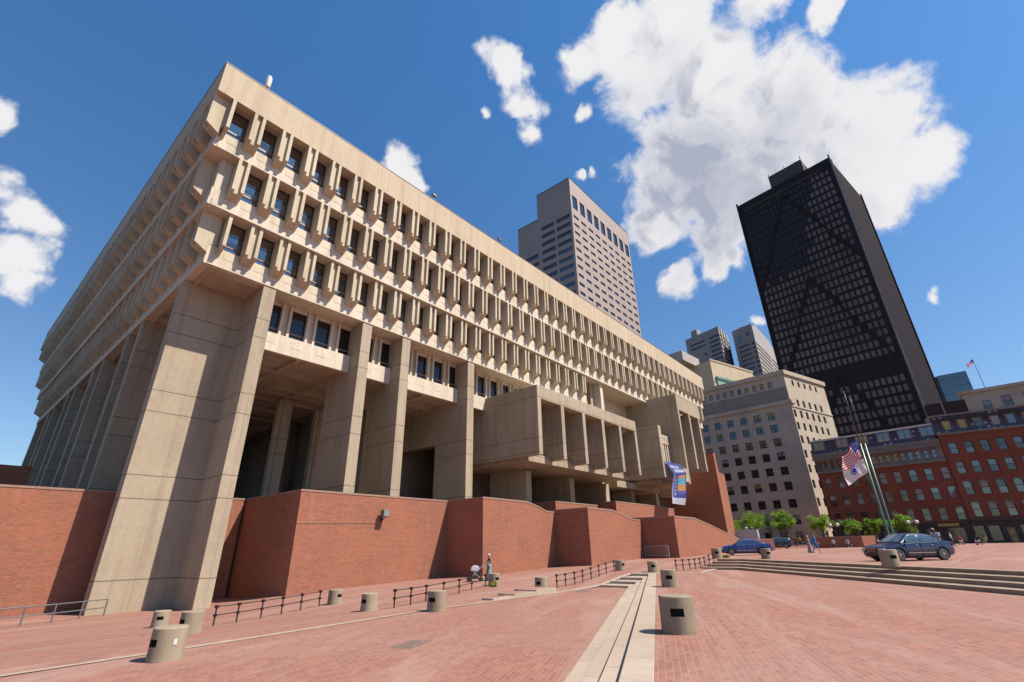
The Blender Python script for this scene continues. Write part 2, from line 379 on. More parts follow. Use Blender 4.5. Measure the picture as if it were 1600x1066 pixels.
# lower terrace (slightly tilted)
def T1(x, y): return -2.058 - .0042*((x-P0.x)*u_.x + (y-P0.y)*u_.y)
g = MB(); poly = [L(-40, 1.52), L(sx(26.75, 1.52), 1.52), (26.75, 16.9), (24.3, 16.8), (18, 16.7), (12.5, 16.4), (6.8, 15.7), (1.9, 15.3), (-40, 13.6)]
g.add([(x, y, T1(x, y)) for x, y in poly], [tuple(range(len(poly)))]); tag(g.build('lower_terrace', PAVE_A, fix=False), kind='structure')
# middle terrace
m2 = [L(-40, 0), L(sx(30.9, 0)+.0, 0), (31.3, 14.6), (33.3, 12.3), (38.9, 11.95), (38.2, 10.3)]
b3 = Vector((23.02, -1.39)); d3 = Vector((.7463, .6656)); n3 = Vector((.6656, -.7463))
def L3(s, o): p = b3 + d3*s + n3*o; return (p.x, p.y)
def L3x(X, o): p = b3 + n3*o; return L3((X-p.x)/d3.x, o)
m2 = [L(-40, 0), L(sx(31.2, 0), 0), (31.3, 16.25), (33.25, 12.45), (37.6, 12.9), (37.6, 11.62), L3(-60, -.0+.02), (-60, -60)]
g = MB(); g.add([(x, y, -1.65) for x, y in m2], [tuple(range(len(m2)))]); tag(g.build('middle_terrace', PAVE_A, fix=False), kind='structure')
# stone steps: pale strips with shadowed risers, mitred round the corner
g = MB()
for k in range(4):
    o0, o1 = OFF[k], OFF[k+1]; z = ZK[k] + (.004 if k in (0, 3) else 0)
    X0 = XK[k]; X1 = XK[k+1] if k < 3 else None
    if k == 0:
        g.prism([L(-40, o0), L(sx(31.3, 0), 0), (31.3, 16.15), (30.9, 16.15), L(sx(30.9, o1), o1), L(-40, o1)], z-.35, z)
    elif k < 3:
        pr = XK[k-1]
        g.prism([L(-40, o0), L(sx(pr, o0), o0), (pr-.001, 16.15), (X0, 16.12), L(sx(X0, o1), o1), L(-40, o1)], z-.35, z)
    else:
        g.prism([L(-40, o0), L(sx(XK[2], o0), o0), (XK[2]-.001, 16.1), (26.75, 16.1), L(sx(26.75, o1), o1), L(-40, o1)], z-.35, z)
st = g.build('terrace_steps', STONE, bevel=.012); tag(st, 'pale granite steps running from the foreground to the far corner of the terrace', 'steps')
# upper plaza and its broad flight of steps
g = MB(); X3K = [37.3, 38.5, 39.7, 40.9, 41.6]; OK_ = [0, .65, 1.30, 1.94, 2.45]
for k in range(4):
    z = -1.505 + .145*k
    g.prism([L3(-70, OK_[k]), L3x(X3K[k], OK_[k]), (X3K[k], 13.9), (X3K[k+1]-.001, 13.9), L3x(X3K[k+1]-.001, OK_[k+1]), L3(-70, OK_[k+1]-.001)][::-1], z-.3, z)
gb = MB()
for k in range(4):
    z = -1.505 + .145*k + .004; a_, b2 = L3x(X3K[k], OK_[k]), L3x(X3K[k+1]-.02, OK_[k+1])
    gb.add([(X3K[k]+.22, a_[1]+.9, z), (X3K[k+1]-.02, b2[1]+.0+.6, z), (X3K[k+1]-.02, 13.9, z), (X3K[k]+.22, 13.9, z)], [(0,1,2,3)])
tag(g.build('plaza_steps', STEPB, bevel=.012), 'long flight of four granite steps up to the cars on the upper plaza', 'steps')
so_ = gb.build('brick_treads', PAVE_C, bpy.data.objects['plaza_steps'], fix=False)
up = [L3(-70, 2.44), L3x(41.59, 2.44), (41.59, 13.3), (44.6, 13.55), (100, 13.55), (100, 80), (400, 80), (400, -300), (60, -300)]
gx = [(x, y) for x, y in up]
g = MB()
# split into strips in x so that the gentle rise is real
def clipx(poly, a, keep_right):
    o = []
    for i, (x, y) in enumerate(poly):
        X, Y = poly[(i+1) % len(poly)]
        ins = (x >= a) if keep_right else (x <= a); ins2 = (X >= a) if keep_right else (X <= a)
        if ins: o.append((x, y))
        if ins != ins2: t = (a-x)/(X-x); o.append((a, y+(Y-y)*t))
    return o
cuts = [-300, 41, 56, 90, 100, 118, 160, 400]
for a, b in zip(cuts, cuts[1:]):
    p = clipx(clipx(gx, a, True), b, False)
    if len(p) > 2: g.add([(x, y, T3(x)) for x, y in p], [tuple(range(len(p)))])
tag(g.build('upper_plaza', PAVE_C, fix=False), kind='structure')
# stone bands let into the paving
def band(name, pts, wd, zf, label, up_=.004):
    g = MB(); P = [Vector(p) for p in pts]
    fine = []
    for a, b in zip(P, P[1:]):
        n = max(1, int((b-a).length/1.2)); fine += [a+(b-a)*i/n for i in range(n)]
    fine.append(P[-1]); vs = []
    for i, p in enumerate(fine):
        d = (fine[min(i+1, len(fine)-1)] - fine[max(i-1, 0)]).normalized(); n = Vector((-d.y, d.x))
        for s in (-wd/2, wd/2):
            q = p + n*s; vs.append((q.x, q.y, zf(q.x, q.y)+up_))
    g.add(vs, [(2*i, 2*i+2, 2*i+3, 2*i+1) for i in range(len(fine)-1)])
    return tag(g.build(name, STONE2, fix=False), kind='structure')
hi = lambda x, y: max(W(x, y), T1(x, y))
band('stone_band', [(-20, 12.75), (1.9, 14.42), (6.8, 14.9), (12.5, 15.62), (18, 16.0), (24.0, 16.1)], .30, hi, '', .006)
band('stone_band', [(24.0, 16.1), (31.4, 16.32)], .42, hi, '', .008)
band('stone_band', [(31.4, 16.32), (33.2, 12.45), (37.6, 12.95), (44.8, 13.65)], .42, lambda x, y: max(W(x, y), -1.65), '', .008)
band('stone_band', [(-6, 19.5), (2.45, 21.2), (5.2, 22.0), (9.6, 22.2), (13.0, 20.2), (15.2, 17.6), (17.2, 16.2)], .16, W, '', .006)
band('stone_band', [(-6, 23.4), (2.9, 24.8), (6.3, 25.6)], .16, W, '', .006)
# small ramped wedge of steps in the walkway edge
g = MB()
for (x0, x1, y0, y1, z) in ((17.6, 19.2, 16.05, 16.75, -2.045), (19.2, 20.9, 16.1, 17.2, -1.99), (20.9, 22.6, 16.15, 17.6, -1.93)):
    g.box(x0, x1, y0, y1, z-.4, z)
gw = MB()
for (x0, x1, y0, y1, z) in ((17.6, 19.2, 16.05, 16.75, -2.045), (19.2, 20.9, 16.1, 17.2, -1.99), (20.9, 22.6, 16.15, 17.6, -1.93)): gw.add([(x0+.16, y0+.2, z+.004), (x1, y0+.2, z+.004), (x1, y1, z+.004), (x0+.16, y1, z+.004)], [(0,1,2,3)])
tag(g.build('wedge_steps', STONE, bevel=.01), 'three shallow granite steps fading into the walkway edge', 'steps')
gw.build('brick_treads', PAVE_B, bpy.data.objects['wedge_steps'], fix=False)
for i, (x, y, sx_, sy_, r_) in enumerate(((8.6, 10.5, .55, .28, .4), (23.9, 15.3, .7, .35, .4), (6.9, 19.0+3.2, .6, .3, .3))):
    g = MB(); z = (T1(x, y) if i < 2 else W(x, y)); g.box(-sx_, sx_, -sy_, sy_, -.03, .006); g.box(-sx_+.06, sx_-.06, -sy_+.05, sy_-.05, .006, .009)
    tag(g.build('utility_cover', noisy('worn_cover', (.30,.19,.15), .8, .4, 6), loc=(x, y, z), rz=r_), ('flat rectangular cover nearest the camera in the lower terrace', 'flat rectangular cover near the corner of the granite steps', 'flat rectangular cover in the sloping walkway left of the fences')[i], 'manhole cover', 'covers let into the paving')

# ------------------------------------------------------------------ the big concrete building
X3, Y3 = 7.665, 34.308
Z0T, Z0B, Z1, Z2, Z3 = 33.95, 31.077, 26.994, 22.721, 18.704
O = [2.704, 1.816, 1.002, 0.0]
MOD = 4.3689/2
XL, YL = 103.55, 105.0
hall = empty('city_hall', (X3, Y3, -3.05), 0, 'huge tan concrete brutalist hall with rows of deep window fins on tall piers', 'building')
Hinv = Matrix.Translation((-X3, -Y3, 3.05))
def hp(mb, name, mats, smooth=False, bevel=0, parent=hall):
    mb.xf(Hinv); return mb.build(name, mats, parent, smooth, True, bevel)
# parapet with roof slab
o = O[0]; b = MB(); t_ = .6
b.box(X3-o, XL, Y3-o, Y3-o+t_, Z0B, Z0T); b.box(X3-o, X3-o+t_, Y3-o+t_, YL, Z0B, Z0T)
b.box(XL-t_, XL, Y3-o+t_, YL, Z0B, Z0T); b.box(X3-o+t_, XL-t_, YL-t_, YL, Z0B, Z0T)
hp(b, 'parapet', PARAPET, bevel=.02)
b = MB(); b.box(X3-o+t_, XL-t_, Y3-o+t_, YL-t_, Z0B, Z0B+1.6); hp(b, 'roof_slab', SOFFIT)
# thin metal flashing along the parapet top
b = MB(); b.box(X3-o-.03, XL+.03, Y3-o-.03, Y3-o+.25, Z0T+.003, Z0T+.07); b.box(X3-o-.03, X3-o+.25, Y3-o+.25, YL, Z0T+.003, Z0T+.07)
hp(b, 'parapet_flashing', noisy('flashing', (.20,.12,.10), .5, .3, 3))
# spandrel bands: each floor's sill wall and its slab edge
XR3 = 57.9          # the lowest row stops here
for k, (z, ow, name) in enumerate(((Z1, O[1], 'spandrel'), (Z2, O[2], 'spandrel'), (Z3, O[3], 'spandrel'))):
    b = MB(); xe = XL if k < 2 else XR3; H = 1.49
    b.box(X3-ow, xe, Y3-ow, Y3-ow+.45, z, z+H); b.box(X3-ow, X3-ow+.45, Y3-ow+.45, YL-2.7+ow*.9, z, z+H)
    b.box(X3-ow+.45, xe, Y3-ow+.45, Y3+4, z+.002, z+.5); b.box(X3-ow+.45, X3+4, Y3+4, YL-3, z+.002, z+.5)
    # projecting nib under each slab edge and shallow square panels on the sill wall
    b.box(X3-ow+.2, xe, Y3-ow-.05, Y3-ow, z+.0, z+.55); b.box(X3-ow-.05, X3-ow, Y3-ow-.05, YL-3, z, z+.55)
    kk = int((xe-8.06)/MOD)
    for i in range(-1, kk):
        c = 8.06 + MOD*(i+.5)
        if c < X3-ow+.8: continue
        b.box(c-.42, c+.42, Y3-ow-.018, Y3-ow, z+.78, z+1.28)
    hp(b, name, PRECAST, bevel=.015)
# body behind the glass so the building is solid
b = MB()
b.box(X3-.6, XL-.6, Y3+.25, YL-3, Z2+1.0, Z0B-.02); b.box(X3+.6, XR3-.4, Y3+1.3, YL-3, Z3+.505, Z2+1.0); b.box(XR3-.4, XL-.6, Y3+6, YL-3, 14.4, Z2+1.0)
hp(b, 'inner_body', DARKC)

# one pair of fins: profile in (out, z), origin at the underside of the floor above, out = 0 on the sill wall
def fin_prof(ins=0.0): return [(-.38, 0), (.89-ins, 0), (.89-ins, -2.71), (.0, -3.25+.0), (-.02, -2.55), (-.38, -2.55)]
def fin_mb(which=(0, 1), slot=True):
    m = MB(); f = lambda a, p, q: (a, -p, q)
    if 0 in which: m.extr(fin_prof(), -.42, -.19, f)
    if 1 in which: m.extr(fin_prof(), .19, .42, f)
    if slot and len(which) == 2:
        m.extr([(-.38, 0), (.64, -.002), (.64, -2.82), (.0, -3.2), (-.02, -2.55), (-.38, -2.55)], -.19, .19, f)
    return m
ROT_N = Matrix(((0,1,0,0),(1,0,0,0),(0,0,1,0),(0,0,0,1)))       # mirrors a west-front piece onto the north front
pair_me = fin_mb().mesh('fin', FINM); half_me = fin_mb((1,), False).mesh('fin', FINM)
pairN_me = fin_mb().xf(ROT_N).mesh('fin', FINM)
# window unit in one opening 1.344 wide, 2.6 high; origin at the middle of its head
def win_mb(blind_refl=0.0):
    m = MB(); w2 = .672; h = 2.60; y = .30; fr = .07
    m.box(-w2, -w2+fr, y-.04, y+.06, -h, 0, 0); m.box(w2-fr, w2, y-.04, y+.06, -h, 0, 0)
    m.box(-w2+fr, w2-fr, y-.04, y+.06, -fr, 0, 0); m.box(-w2+fr, w2-fr, y-.06, y+.06, -h, -h+fr, 0)
    m.box(-w2+fr, w2-fr, y-.05, y+.06, -h+.52, -h+.66, 2)
    m.add([(-w2+fr, y+.02, -h+.66), (w2-fr, y+.02, -h+.66), (w2-fr, y+.02, -fr), (-w2+fr, y+.02, -fr)], [(0,1,2,3)], 1)
    m.add([(-w2+fr, y+.02, -h+fr), (w2-fr, y+.02, -h+fr), (w2-fr, y+.02, -h+.52), (-w2+fr, y+.02, -h+.52)], [(0,1,2,3)], 1)
    m.box(-w2, w2, y-.10, y-.04, -h-.04, -h+.012, 2)
    m.box(-w2+fr, w2-fr, y-.02, y+.06, -1.02, -.98, 0)
    if blind_refl > 0: m.add([(-w2+fr, y+.014, -h+.66), (w2-fr, y+.014, -h+.66), (w2-fr, y+.014, -h+.66+blind_refl), (-w2+fr, y+.014, -h+.66+blind_refl)], [(0,1,2,3)], 3)  # pale panel low in the pane: blind with sky reflection put into its grey
    return m
BRONZE = noisy('window_rail', (.30,.22,.17), .5, .2, 3)
BLIND_REFL = noisy('glass_blind_reflection', (.20,.22,.25), .10, .4, .8, spec=.8, ior=1.8)
WM = [FRAME, GLASS, BRONZE, BLIND_REFL]
win_me = win_mb().mesh('window', WM, fix=False); winN_me = win_mb().xf(ROT_N).mesh('window', WM, fix=True)
rows = [(Z0B, Z1, O[0], O[1]), (Z1, Z2, O[1], O[2]), (Z2, Z3, O[2], O[3])]
winb_me = win_mb(.75).mesh('window', WM, fix=False); winc_me = win_mb(.42).mesh('window', WM, fix=False)
fins = []; wins = []      # (distance, mesh builder args)
for r, (zt, zb, of, ow) in enumerate(rows):
    sz = (zt-zb)/4.083
    xe = XL if r < 2 else XR3
    k = 0
    while 8.06+MOD*k < xe - .3:
        cx = 8.06+MOD*k
        fins.append(((cx, Y3-ow, zt), 'half' if (r == 2 and k == 0) else 'pair', sz))
        if cx+MOD < xe + .2: wins.append(((cx+MOD/2, Y3-ow, zt), random.choice(['w', 'w', 'wb', 'wc']), sz))
        k += 1
    if r == 0:
        fins.append(((8.06-MOD, Y3-ow, zt), 'half', sz)); wins.append(((8.06-MOD/2, Y3-ow, zt), 'w', sz))
    k = 0
    while Y3+.395+MOD*k < YL-3.2:
        cy = Y3+.395+MOD*k
        fins.append(((X3-ow, cy, zt), 'pairN', sz)); wins.append(((X3-ow, cy+MOD/2, zt), 'wN', sz)); k += 1
    if r == 0: fins.append(((X3-ow, Y3+.395-MOD, zt), 'pairN', sz)); wins.append(((X3-ow, Y3+.395-MOD/2, zt), 'wN', sz))
MEs = dict(pair=pair_me, half=half_me, pairN=pairN_me, w=win_me, wb=winb_me, wc=winc_me, wN=winN_me)
def src(kind):
    return dict(pair=lambda: fin_mb(), half=lambda: fin_mb((1,), False), pairN=lambda: fin_mb().xf(ROT_N), w=lambda: win_mb(), wb=lambda: win_mb(.75), wc=lambda: win_mb(.42), wN=lambda: win_mb().xf(ROT_N))[kind]()
def dist(p): return Vector(p).length * (1.7 if True else 1)
def place_parts(items, name, mats, n=100):
    north = lambda it: 2.6 if it[1] in ('pairN', 'wN') else 1.0
    items = sorted(items, key=lambda it: Vector(it[0]).length*north(it))
    for p, kind, sz in items[:n]:
        inst(name, MEs[kind], hall, (p[0]-X3, p[1]-Y3, p[2]+3.05), 0, (1, 1, sz))
    rest = MB(); cache = {}
    for p, kind, sz in items[n:]:
        if kind not in cache: cache[kind] = src(kind)
        s = cache[kind]; base = len(rest.v)
        rest.v += [(v[0]+p[0], v[1]+p[1], v[2]*sz+p[2]) for v in s.v]; rest.f += [tuple(i+base for i in f) for f in s.f]; rest.m += s.m
    if rest.v:
        ro = hp(rest, name, mats); ro['kind'] = 'stuff'
place_parts(fins, 'fin', [FINM]); place_parts(wins, 'window', WM)
# corner posts behind the first fins
for r, (zt, zb, of, ow) in enumerate(rows):
    x0 = ow-.08; e_ = (6.02, 7.62, 8.2)[r]-X3
    b = MB(); b.prism([(X3-x0, Y3-x0), (X3+e_, Y3-x0), (X3+e_, Y3-x0+1.6), (X3-x0+1.6, Y3+e_), (X3-x0, Y3+e_)][::1] if False else [(X3-x0+.02, Y3-x0+.02), (X3+e_, Y3-x0+.02), (X3+e_, Y3+e_), (X3-x0+.02, Y3+e_)], zb+1.45, zt+.01)
    hp(b, 'corner_post', PRECAST, bevel=.02)

# columns of the west front and the north side
def pier(x0, x1, y0, y1, z0, z1, name='pier', mat=CONC):
    b = MB(); b.box(x0, x1, y0, y1, z0, z1); return hp(b, name, mat, bevel=.02)
zlo = -3.35
b = MB(); b.prism([(11.85, Y3+.02), (12.80, Y3+.02), (12.80, Y3+4.6), (7.62, Y3+4.6), (7.62, Y3+3.5), (11.85, Y3+3.5)], zlo, Z3); hp(b, 'corner_pier', CONC, bevel=.02)
WC = [21.04, 25.40, 34.15]
for c in WC: pier(c-.48, c+.48, Y3+.02, Y3+4.8, zlo, Z3)
for c in (42.88, 51.6, 60.35, 69.1, 77.8, 91.0): pier(c-.48, c+.48, Y3+.02, Y3+4.8, zlo, 14.3)
for c in (69.1-2, 82.2): pier(c-.48, c+.48, Y3+3.02, Y3+4.8, 14.3, Z2)
for c in (60.35,): pier(c-.48, c+.48, Y3+.5, Y3+4.8, 14.3, Z2)
for y in (47.9, 52.3, 61.0, 65.4, 74.1, 78.5, 87.2, 91.6, 100.3):
    b = MB(); b.box(X3+.02, X3+4.6, y, y+.95, zlo-.4, Z3); hp(b, 'pier', CONC, bevel=.02)
# fourth floor, set back between the piers
b = MB(); YB = Y3+1.5
def between(y0, y1, z0, z1, mb, xa=12.8, xb=XR3+14):
    edges = [12.8] + sum([[c-.48, c+.48] for c in WC], []) + [XR3+14]
    for a, c in zip(edges[::2], edges[1::2]):
        mb.box(a+.01, c-.01, y0, y1, z0, z1)
between(YB, YB+.4, 14.28, 15.80, b)
for i in range(2, 22):
    c = 8.06+MOD*(i+.5)
    if any(abs(c-q) < 1.0 for q in WC): continue
    b.box(c-.42, c+.42, YB-.018, YB, 14.95, 15.55)
hp(b, 'spandrel', PRECAST, bevel=.015)
mm = MB()
for s in (-1, 1): mm.box(-.42 if s < 0 else .22, -.22 if s < 0 else .42, 0, .6, -2.92, 0)
mm.box(-.22, .22, .3, .6, -2.92, 0)
mull_me = mm.mesh('mullion', PRECAST)
wm = MB(); wm.box(-.672, .672, .42, .5, -.28, 0, 2)
g4 = win_mb().mesh('window', [FRAME, GLASS_D, BRONZE, GLASS_D], fix=False)
i = 0
for i in range(2, 22):
    c = 8.06+MOD*i
    if not any(abs(c-q) < .95 for q in WC+[12.34]): inst('mullion', mull_me, hall, (c-X3, YB+.15-Y3, Z3+3.05-.002))
    c = 8.06+MOD*(i+.5)
    if not any(abs(c-q) < .95 for q in WC): inst('window', g4, hall, (c-X3, YB+.2-Y3, Z3+3.05-.35))
b = MB(); between(YB+.35, YB+.8, Z3-.35, Z3-.002, b); hp(b, 'lintel', PRECAST)
b = MB(); b.box(12.9, 100, YB+.85, YL-4, 14.7, Z3-.003); hp(b, 'upper_floor', DARKC)
# coffered ceiling of the porch: slab and beams
b = MB(); b.box(12.9, 100, YB+.4, YL-4, 14.5, 14.7)
for i in range(2, 8): c = 8.06+MOD*2*i-.55; b.box(c-.16, c+.16, YB+.4, 75, 14.16, 14.5)
for j in range(1, 9): y = YB+MOD*2*j; b.box(12.9, 40, y-.16, y+.16, 14.18, 14.5)
for j in range(1, 16): y = YB+MOD*j; b.box(12.9, 40, y-.05, y+.05, 14.34, 14.5)
hp(b, 'porch_ceiling', SOFFIT)
b = MB(); b.box(X3+.46, 12.9, Y3+.46, 40, Z3-.002+.003, Z3+.4)
# underside between corner pier and ledge: recessed pan with ribs
b.box(X3+.5, X3+.75, Y3+.5, YL-4, Z3-.22, Z3+.0); b.box(X3+.75, 11.8, Y3+.5, Y3+.75, Z3-.2, Z3+.0)
for j in range(2, 30): y = Y3+.395+MOD*j; b.box(X3+.75, X3+4.6, y-.07, y+.07, Z3-.3, Z3)
hp(b, 'edge_soffit', SOFFIT)
for (x, y) in ((21.0, 47.6), (25.4, 56.5), (16.9, 47.6), (16.9, 56.5), (21.0, 59), (25.4, 48.5), (30.0, 50), (16.9, 66), (30, 62)):
    b = MB(); b.box(x-.45, x+.45, y-.45, y+.45, zlo, 14.2); b.box(x-.85, x-.45, y-.3, y+.3, zlo, 14.2); hp(b, 'interior_column', CONC)
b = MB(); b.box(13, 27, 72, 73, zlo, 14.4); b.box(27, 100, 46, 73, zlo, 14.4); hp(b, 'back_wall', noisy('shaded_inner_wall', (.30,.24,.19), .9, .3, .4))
b = MB(); b.box(15, 27, 70.5, 71.6, 6.4, 8.0); hp(b, 'gallery_beam', CONC)
b = MB(); b.box(13, 100, 41.2, 73, zlo, 3.2); hp(b, 'porch_floor', SOFFIT)
b = MB(); b.box(33.68, 34.6, Y3+4.8, 50, 10.2, 14.4); b.box(25.9, 33.68, 47.2, 48.2, 5.0, 14.4); hp(b, 'hanging_wall', CONC_BOX)

# council chamber: projecting box with six fins
BY = 28.4
b = MB()
b.box(38.0, 38.62, BY, 40.2, 8.5, 15.72)                               # left side wall
b.box(38.62, 60.35, BY, BY+1.0, 14.32, 15.72); b.box(38.62, 60.35, BY+1.0, 40.2, 14.9, 15.7)
b.box(38.62, 60.35, BY+1.9, 40.2, 8.12, 8.95); b.box(38.62, 60.3, BY+4.2, BY+4.6, 8.95, 14.9)
hp(b, 'chamber_shell', CONC_BOX, bevel=.02)
for c in (42.35, 46.72, 51.09, 55.46, 59.83):
    b = MB(); b.box(c-.08, c+.52, BY+.003, BY+4.2, 8.5, 14.315); hp(b, 'chamber_fin', CONC_BOX, bevel=.02)
for i, c in enumerate((39.2, 42.35+.6, 46.72+.6, 51.09+.6, 55.46+.6)):
    b = MB(); b.box(c+.05, c+.75, BY+4.1, BY+4.19, 9.6, 12.4); hp(b, 'chamber_window', GLASS_D)
# ground level blocks under the chamber
for q in (42.4, 51.12, 59.85): b = MB(); b.box(q, q+.96, Y3-.6, Y3+.01, zlo, 7.9); hp(b, 'chamber_pier', CONC)
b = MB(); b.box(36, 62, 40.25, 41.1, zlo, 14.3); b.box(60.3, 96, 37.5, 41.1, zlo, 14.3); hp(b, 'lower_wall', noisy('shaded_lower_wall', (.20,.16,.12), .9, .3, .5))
# middle projecting box with the slender openings
b = MB(); MY = 28.0
b.box(66.9, 67.85, MY, 36.5, 8.85, 16.35); b.box(67.85, 70.0, MY, MY+1.2, 13.72, 15.1); b.box(67.85, 76.1, MY+.02, MY+1.0, 8.85, 10.9)
b.box(67.85, 76.0, MY+1.0, 40.2, 8.2, 9.3); b.box(67.85, 76.0, MY+2.2, MY+2.6, 9.3, 16.2); b.box(67.85, 76, MY+2.6, 40, 15.6, 16.2)
b.box(62, 76.0, 33.0, 40.2, 7.6, 8.5)
hp(b, 'projecting_box', CONC_BOX, bevel=.02)
for i in range(3):
    b = MB(); c = 68.1+.72*i; b.box(c, c+.22, MY+.1, MY+1.1, 10.9, 13.72); hp(b, 'slender_mullion', PRECAST)
# tall projecting box of the south bay
b = MB()
b.box(76.0, 76.62, MY, 39, 8.6, 23.2); b.box(76.62, 86.1, MY, MY+1.0, 20.6, 23.2); b.box(76.62, 86.1, MY+1, 40, 22.2, 23.18)
b.box(76.62, 86.0, MY+4.5, MY+5.0, 10.5, 22.2); b.box(76.62, 86, MY+3.2, 40, 10.4, 11.4)
hp(b, 'tall_box', CONC_BOX, bevel=.02)
for c in (81.0, 85.4):
    b = MB(); b.box(c-.31, c+.31, MY+.003, MY+4.5, 11.4, 20.6); b.box(c+.31, c+1.1, MY+1.2, MY+4.4, 11.5, 12.4); hp(b, 'chamber_fin', CONC_BOX, bevel=.02)
b = MB(); b.box(76.62, 77.5, MY+.4, MY+2, 11.6, 12.5); hp(b, 'box_nib', CONC_BOX)
# the recess where the lowest row stops
b = MB(); b.box(XR3+.05, XR3+3.2, Y3-.2, Y3+.3, 16.2, 18.9); hp(b, 'recess_ledge', PRECAST); b = MB(); b.box(XR3+3.1, XR3+3.9, Y3-.6, Y3+3, 14.3, Z2); b.box(XR3, 76, Y3+3.0, Y3+3.4, 14.3, Z2+.5); hp(b, 'recess_wall', PRECAST); b = MB(); b.box(86.2, 87.2, Y3-1.2, Y3+4, 8, Z2)
b.box(87.2, 96, Y3+1.5, Y3+3, 8, Z2)
hp(b, 'recess_wall', PRECAST, bevel=.02)
# small things on the roof edge
b = MB(); b.tube((8.05, Y3-2.2, Z0T-.1), (8.05, Y3-2.2, Z0T+.75), .05, mi=1); b.lathe([(.02,.7),(.2,.75),(.24,1.2),(.24,1.75),(.16,1.95),(.02,2.0)], 14, (8.05, Y3-2.2, Z0T), 0)
ro = b.build('roof_siren', [noisy('white_housing', (.75,.74,.72), .5, .1, 4), BLACK]); tag(ro, 'white cylindrical device on a short pole at the roof corner', 'siren')
for i, x in enumerate((25.4, 35.9, 59.0)):
    b = MB(); b.tube((x, Y3-2.66, Z0T-.3), (x, Y3-2.66, Z0T+.55), .035); b.box(x-.2, x+.25, Y3-2.85, Y3-2.55, Z0T+.5, Z0T+.68); b.tube((x, Y3-2.66, Z0T+.3), (x+.45, Y3-2.9, Z0T+.45), .03)
    tag(b.build('roof_floodlight', STEEL), ('small floodlight bracket on the parapet, in front of the small cloud', 'small floodlight bracket on the parapet left of the pink tower', 'small floodlight bracket on the parapet below the pink tower')[i], 'floodlight', 'floodlights along the parapet')

# ------------------------------------------------------------------ brick podium walls
def brick_wall(poly, ztop, zbot, label, slope=None, cat='brick wall', mat=BRICK, coping=True, name='brick_wall', capw=.03):
    root = empty(name, (poly[0][0], poly[0][1], zbot), 0, label, cat)
    inv = Matrix.Translation((-poly[0][0], -poly[0][1], -zbot))
    n = len(poly); tz = [ztop]*n if slope is None else slope
    m = MB(); m.add([(x,y,zbot) for x,y in poly] + [(x,y,z) for (x,y),z in zip(poly,tz)], [tuple(range(n))[::-1], tuple(range(n,2*n))] + [(i,(i+1)%n,(i+1)%n+n,i+n) for i in range(n)])
    m.xf(inv).build('masonry', mat, root)
    if coping:
        cx = sum(p[0] for p in poly)/n; cy = sum(p[1] for p in poly)/n
        q = [(x + (capw if x > cx else -capw), y + (capw if y > cy else -capw)) for x, y in poly]
        m = MB(); m.add([(x,y,z+.003) for (x,y),z in zip(q,tz)] + [(x,y,z+.13) for (x,y),z in zip(q,tz)], [tuple(range(n))[::-1], tuple(range(n,2*n))] + [(i,(i+1)%n,(i+1)%n+n,i+n) for i in range(n)])
        m.xf(inv).build('coping', COPING, root)
    return root
def ramp_wall(x0, y0, y1, pts, zbot, label, mat=BRICK):
    """front wall seen in elevation: pts = [(x, ztop)...] from left to right"""
    root = empty('brick_wall', (x0, y0, zbot), 0, label, 'brick wall'); inv = Matrix.Translation((-x0, -y0, -zbot))
    f = lambda a, p, q: (p, a, q)
    m = MB(); m.extr([(x0, zbot)] + pts + [(pts[-1][0], zbot)], y0, y1, f); m.xf(inv).build('masonry', mat, root)
    m = MB(); pp = [(pts[0][0]-.03, pts[0][1])] + pts[1:-1] + [(pts[-1][0]+.03, pts[-1][1])]
    m.extr([(a, b_+.003) for a, b_ in pp] + [(a, b_+.13) for a, b_ in pp[::-1]], y0-.03, y1, f); m.xf(inv).build('coping', COPING, root)
    return root
TZ = 3.77
brick_wall([(-60, 40.7), (16.0, 40.7), (16.0, 42.4), (-60, 42.4)], TZ, -5, 'brick wall at the left edge, striped by the shadow of the corner pier')
brick_wall([(16.2, 32.2), (32.0, 32.2), (32.0, 33.9), (17.2, 33.9), (17.2, 43.5), (16.2, 43.5)], TZ, -4, 'broad brick wall carrying the square floodlight')
ramp_wall(29.5, 28.0, 33, [(29.5, TZ), (35.3, TZ-.03), (36.9, 3.4), (38.2, 3.02), (39.45, 3.0)], -4, 'brick wall behind the woman with the stroller')
ramp_wall(39.5, 24.3, 29.8, [(39.5, 3.18), (44.0, 3.18), (46.2, 2.82), (48.2, 2.42), (49.9, 2.40)], -4, 'brick wall with a sloping top, third from the corner pier')
ramp_wall(50.2, 20.65, 28, [(50.2, 2.62), (55.8, 2.60), (60, 2.05), (69.4, .62), (72, .25)], -3, 'low brick wall ramping down behind the blue sedan')
brick_wall([(49.95, 24.9), (50.9, 24.9), (50.9, 33), (49.95, 33)], 2.3, -4, 'narrow dark brick return at the back of the gap with the crowd barrier', coping=False)
ramp_wall(44.0, 31.0, 34.2, [(44.0, 4.45), (52.6, 4.45), (52.7, 4.4)], -4, 'short brick wall peeping over the ramped walls, under the chamber piers')
ramp_wall(55.5, 30.0, 33.6, [(55.5, 5.0), (64, 5.0), (73.3, 4.85)], -4, 'upper brick wall below the hanging banner')
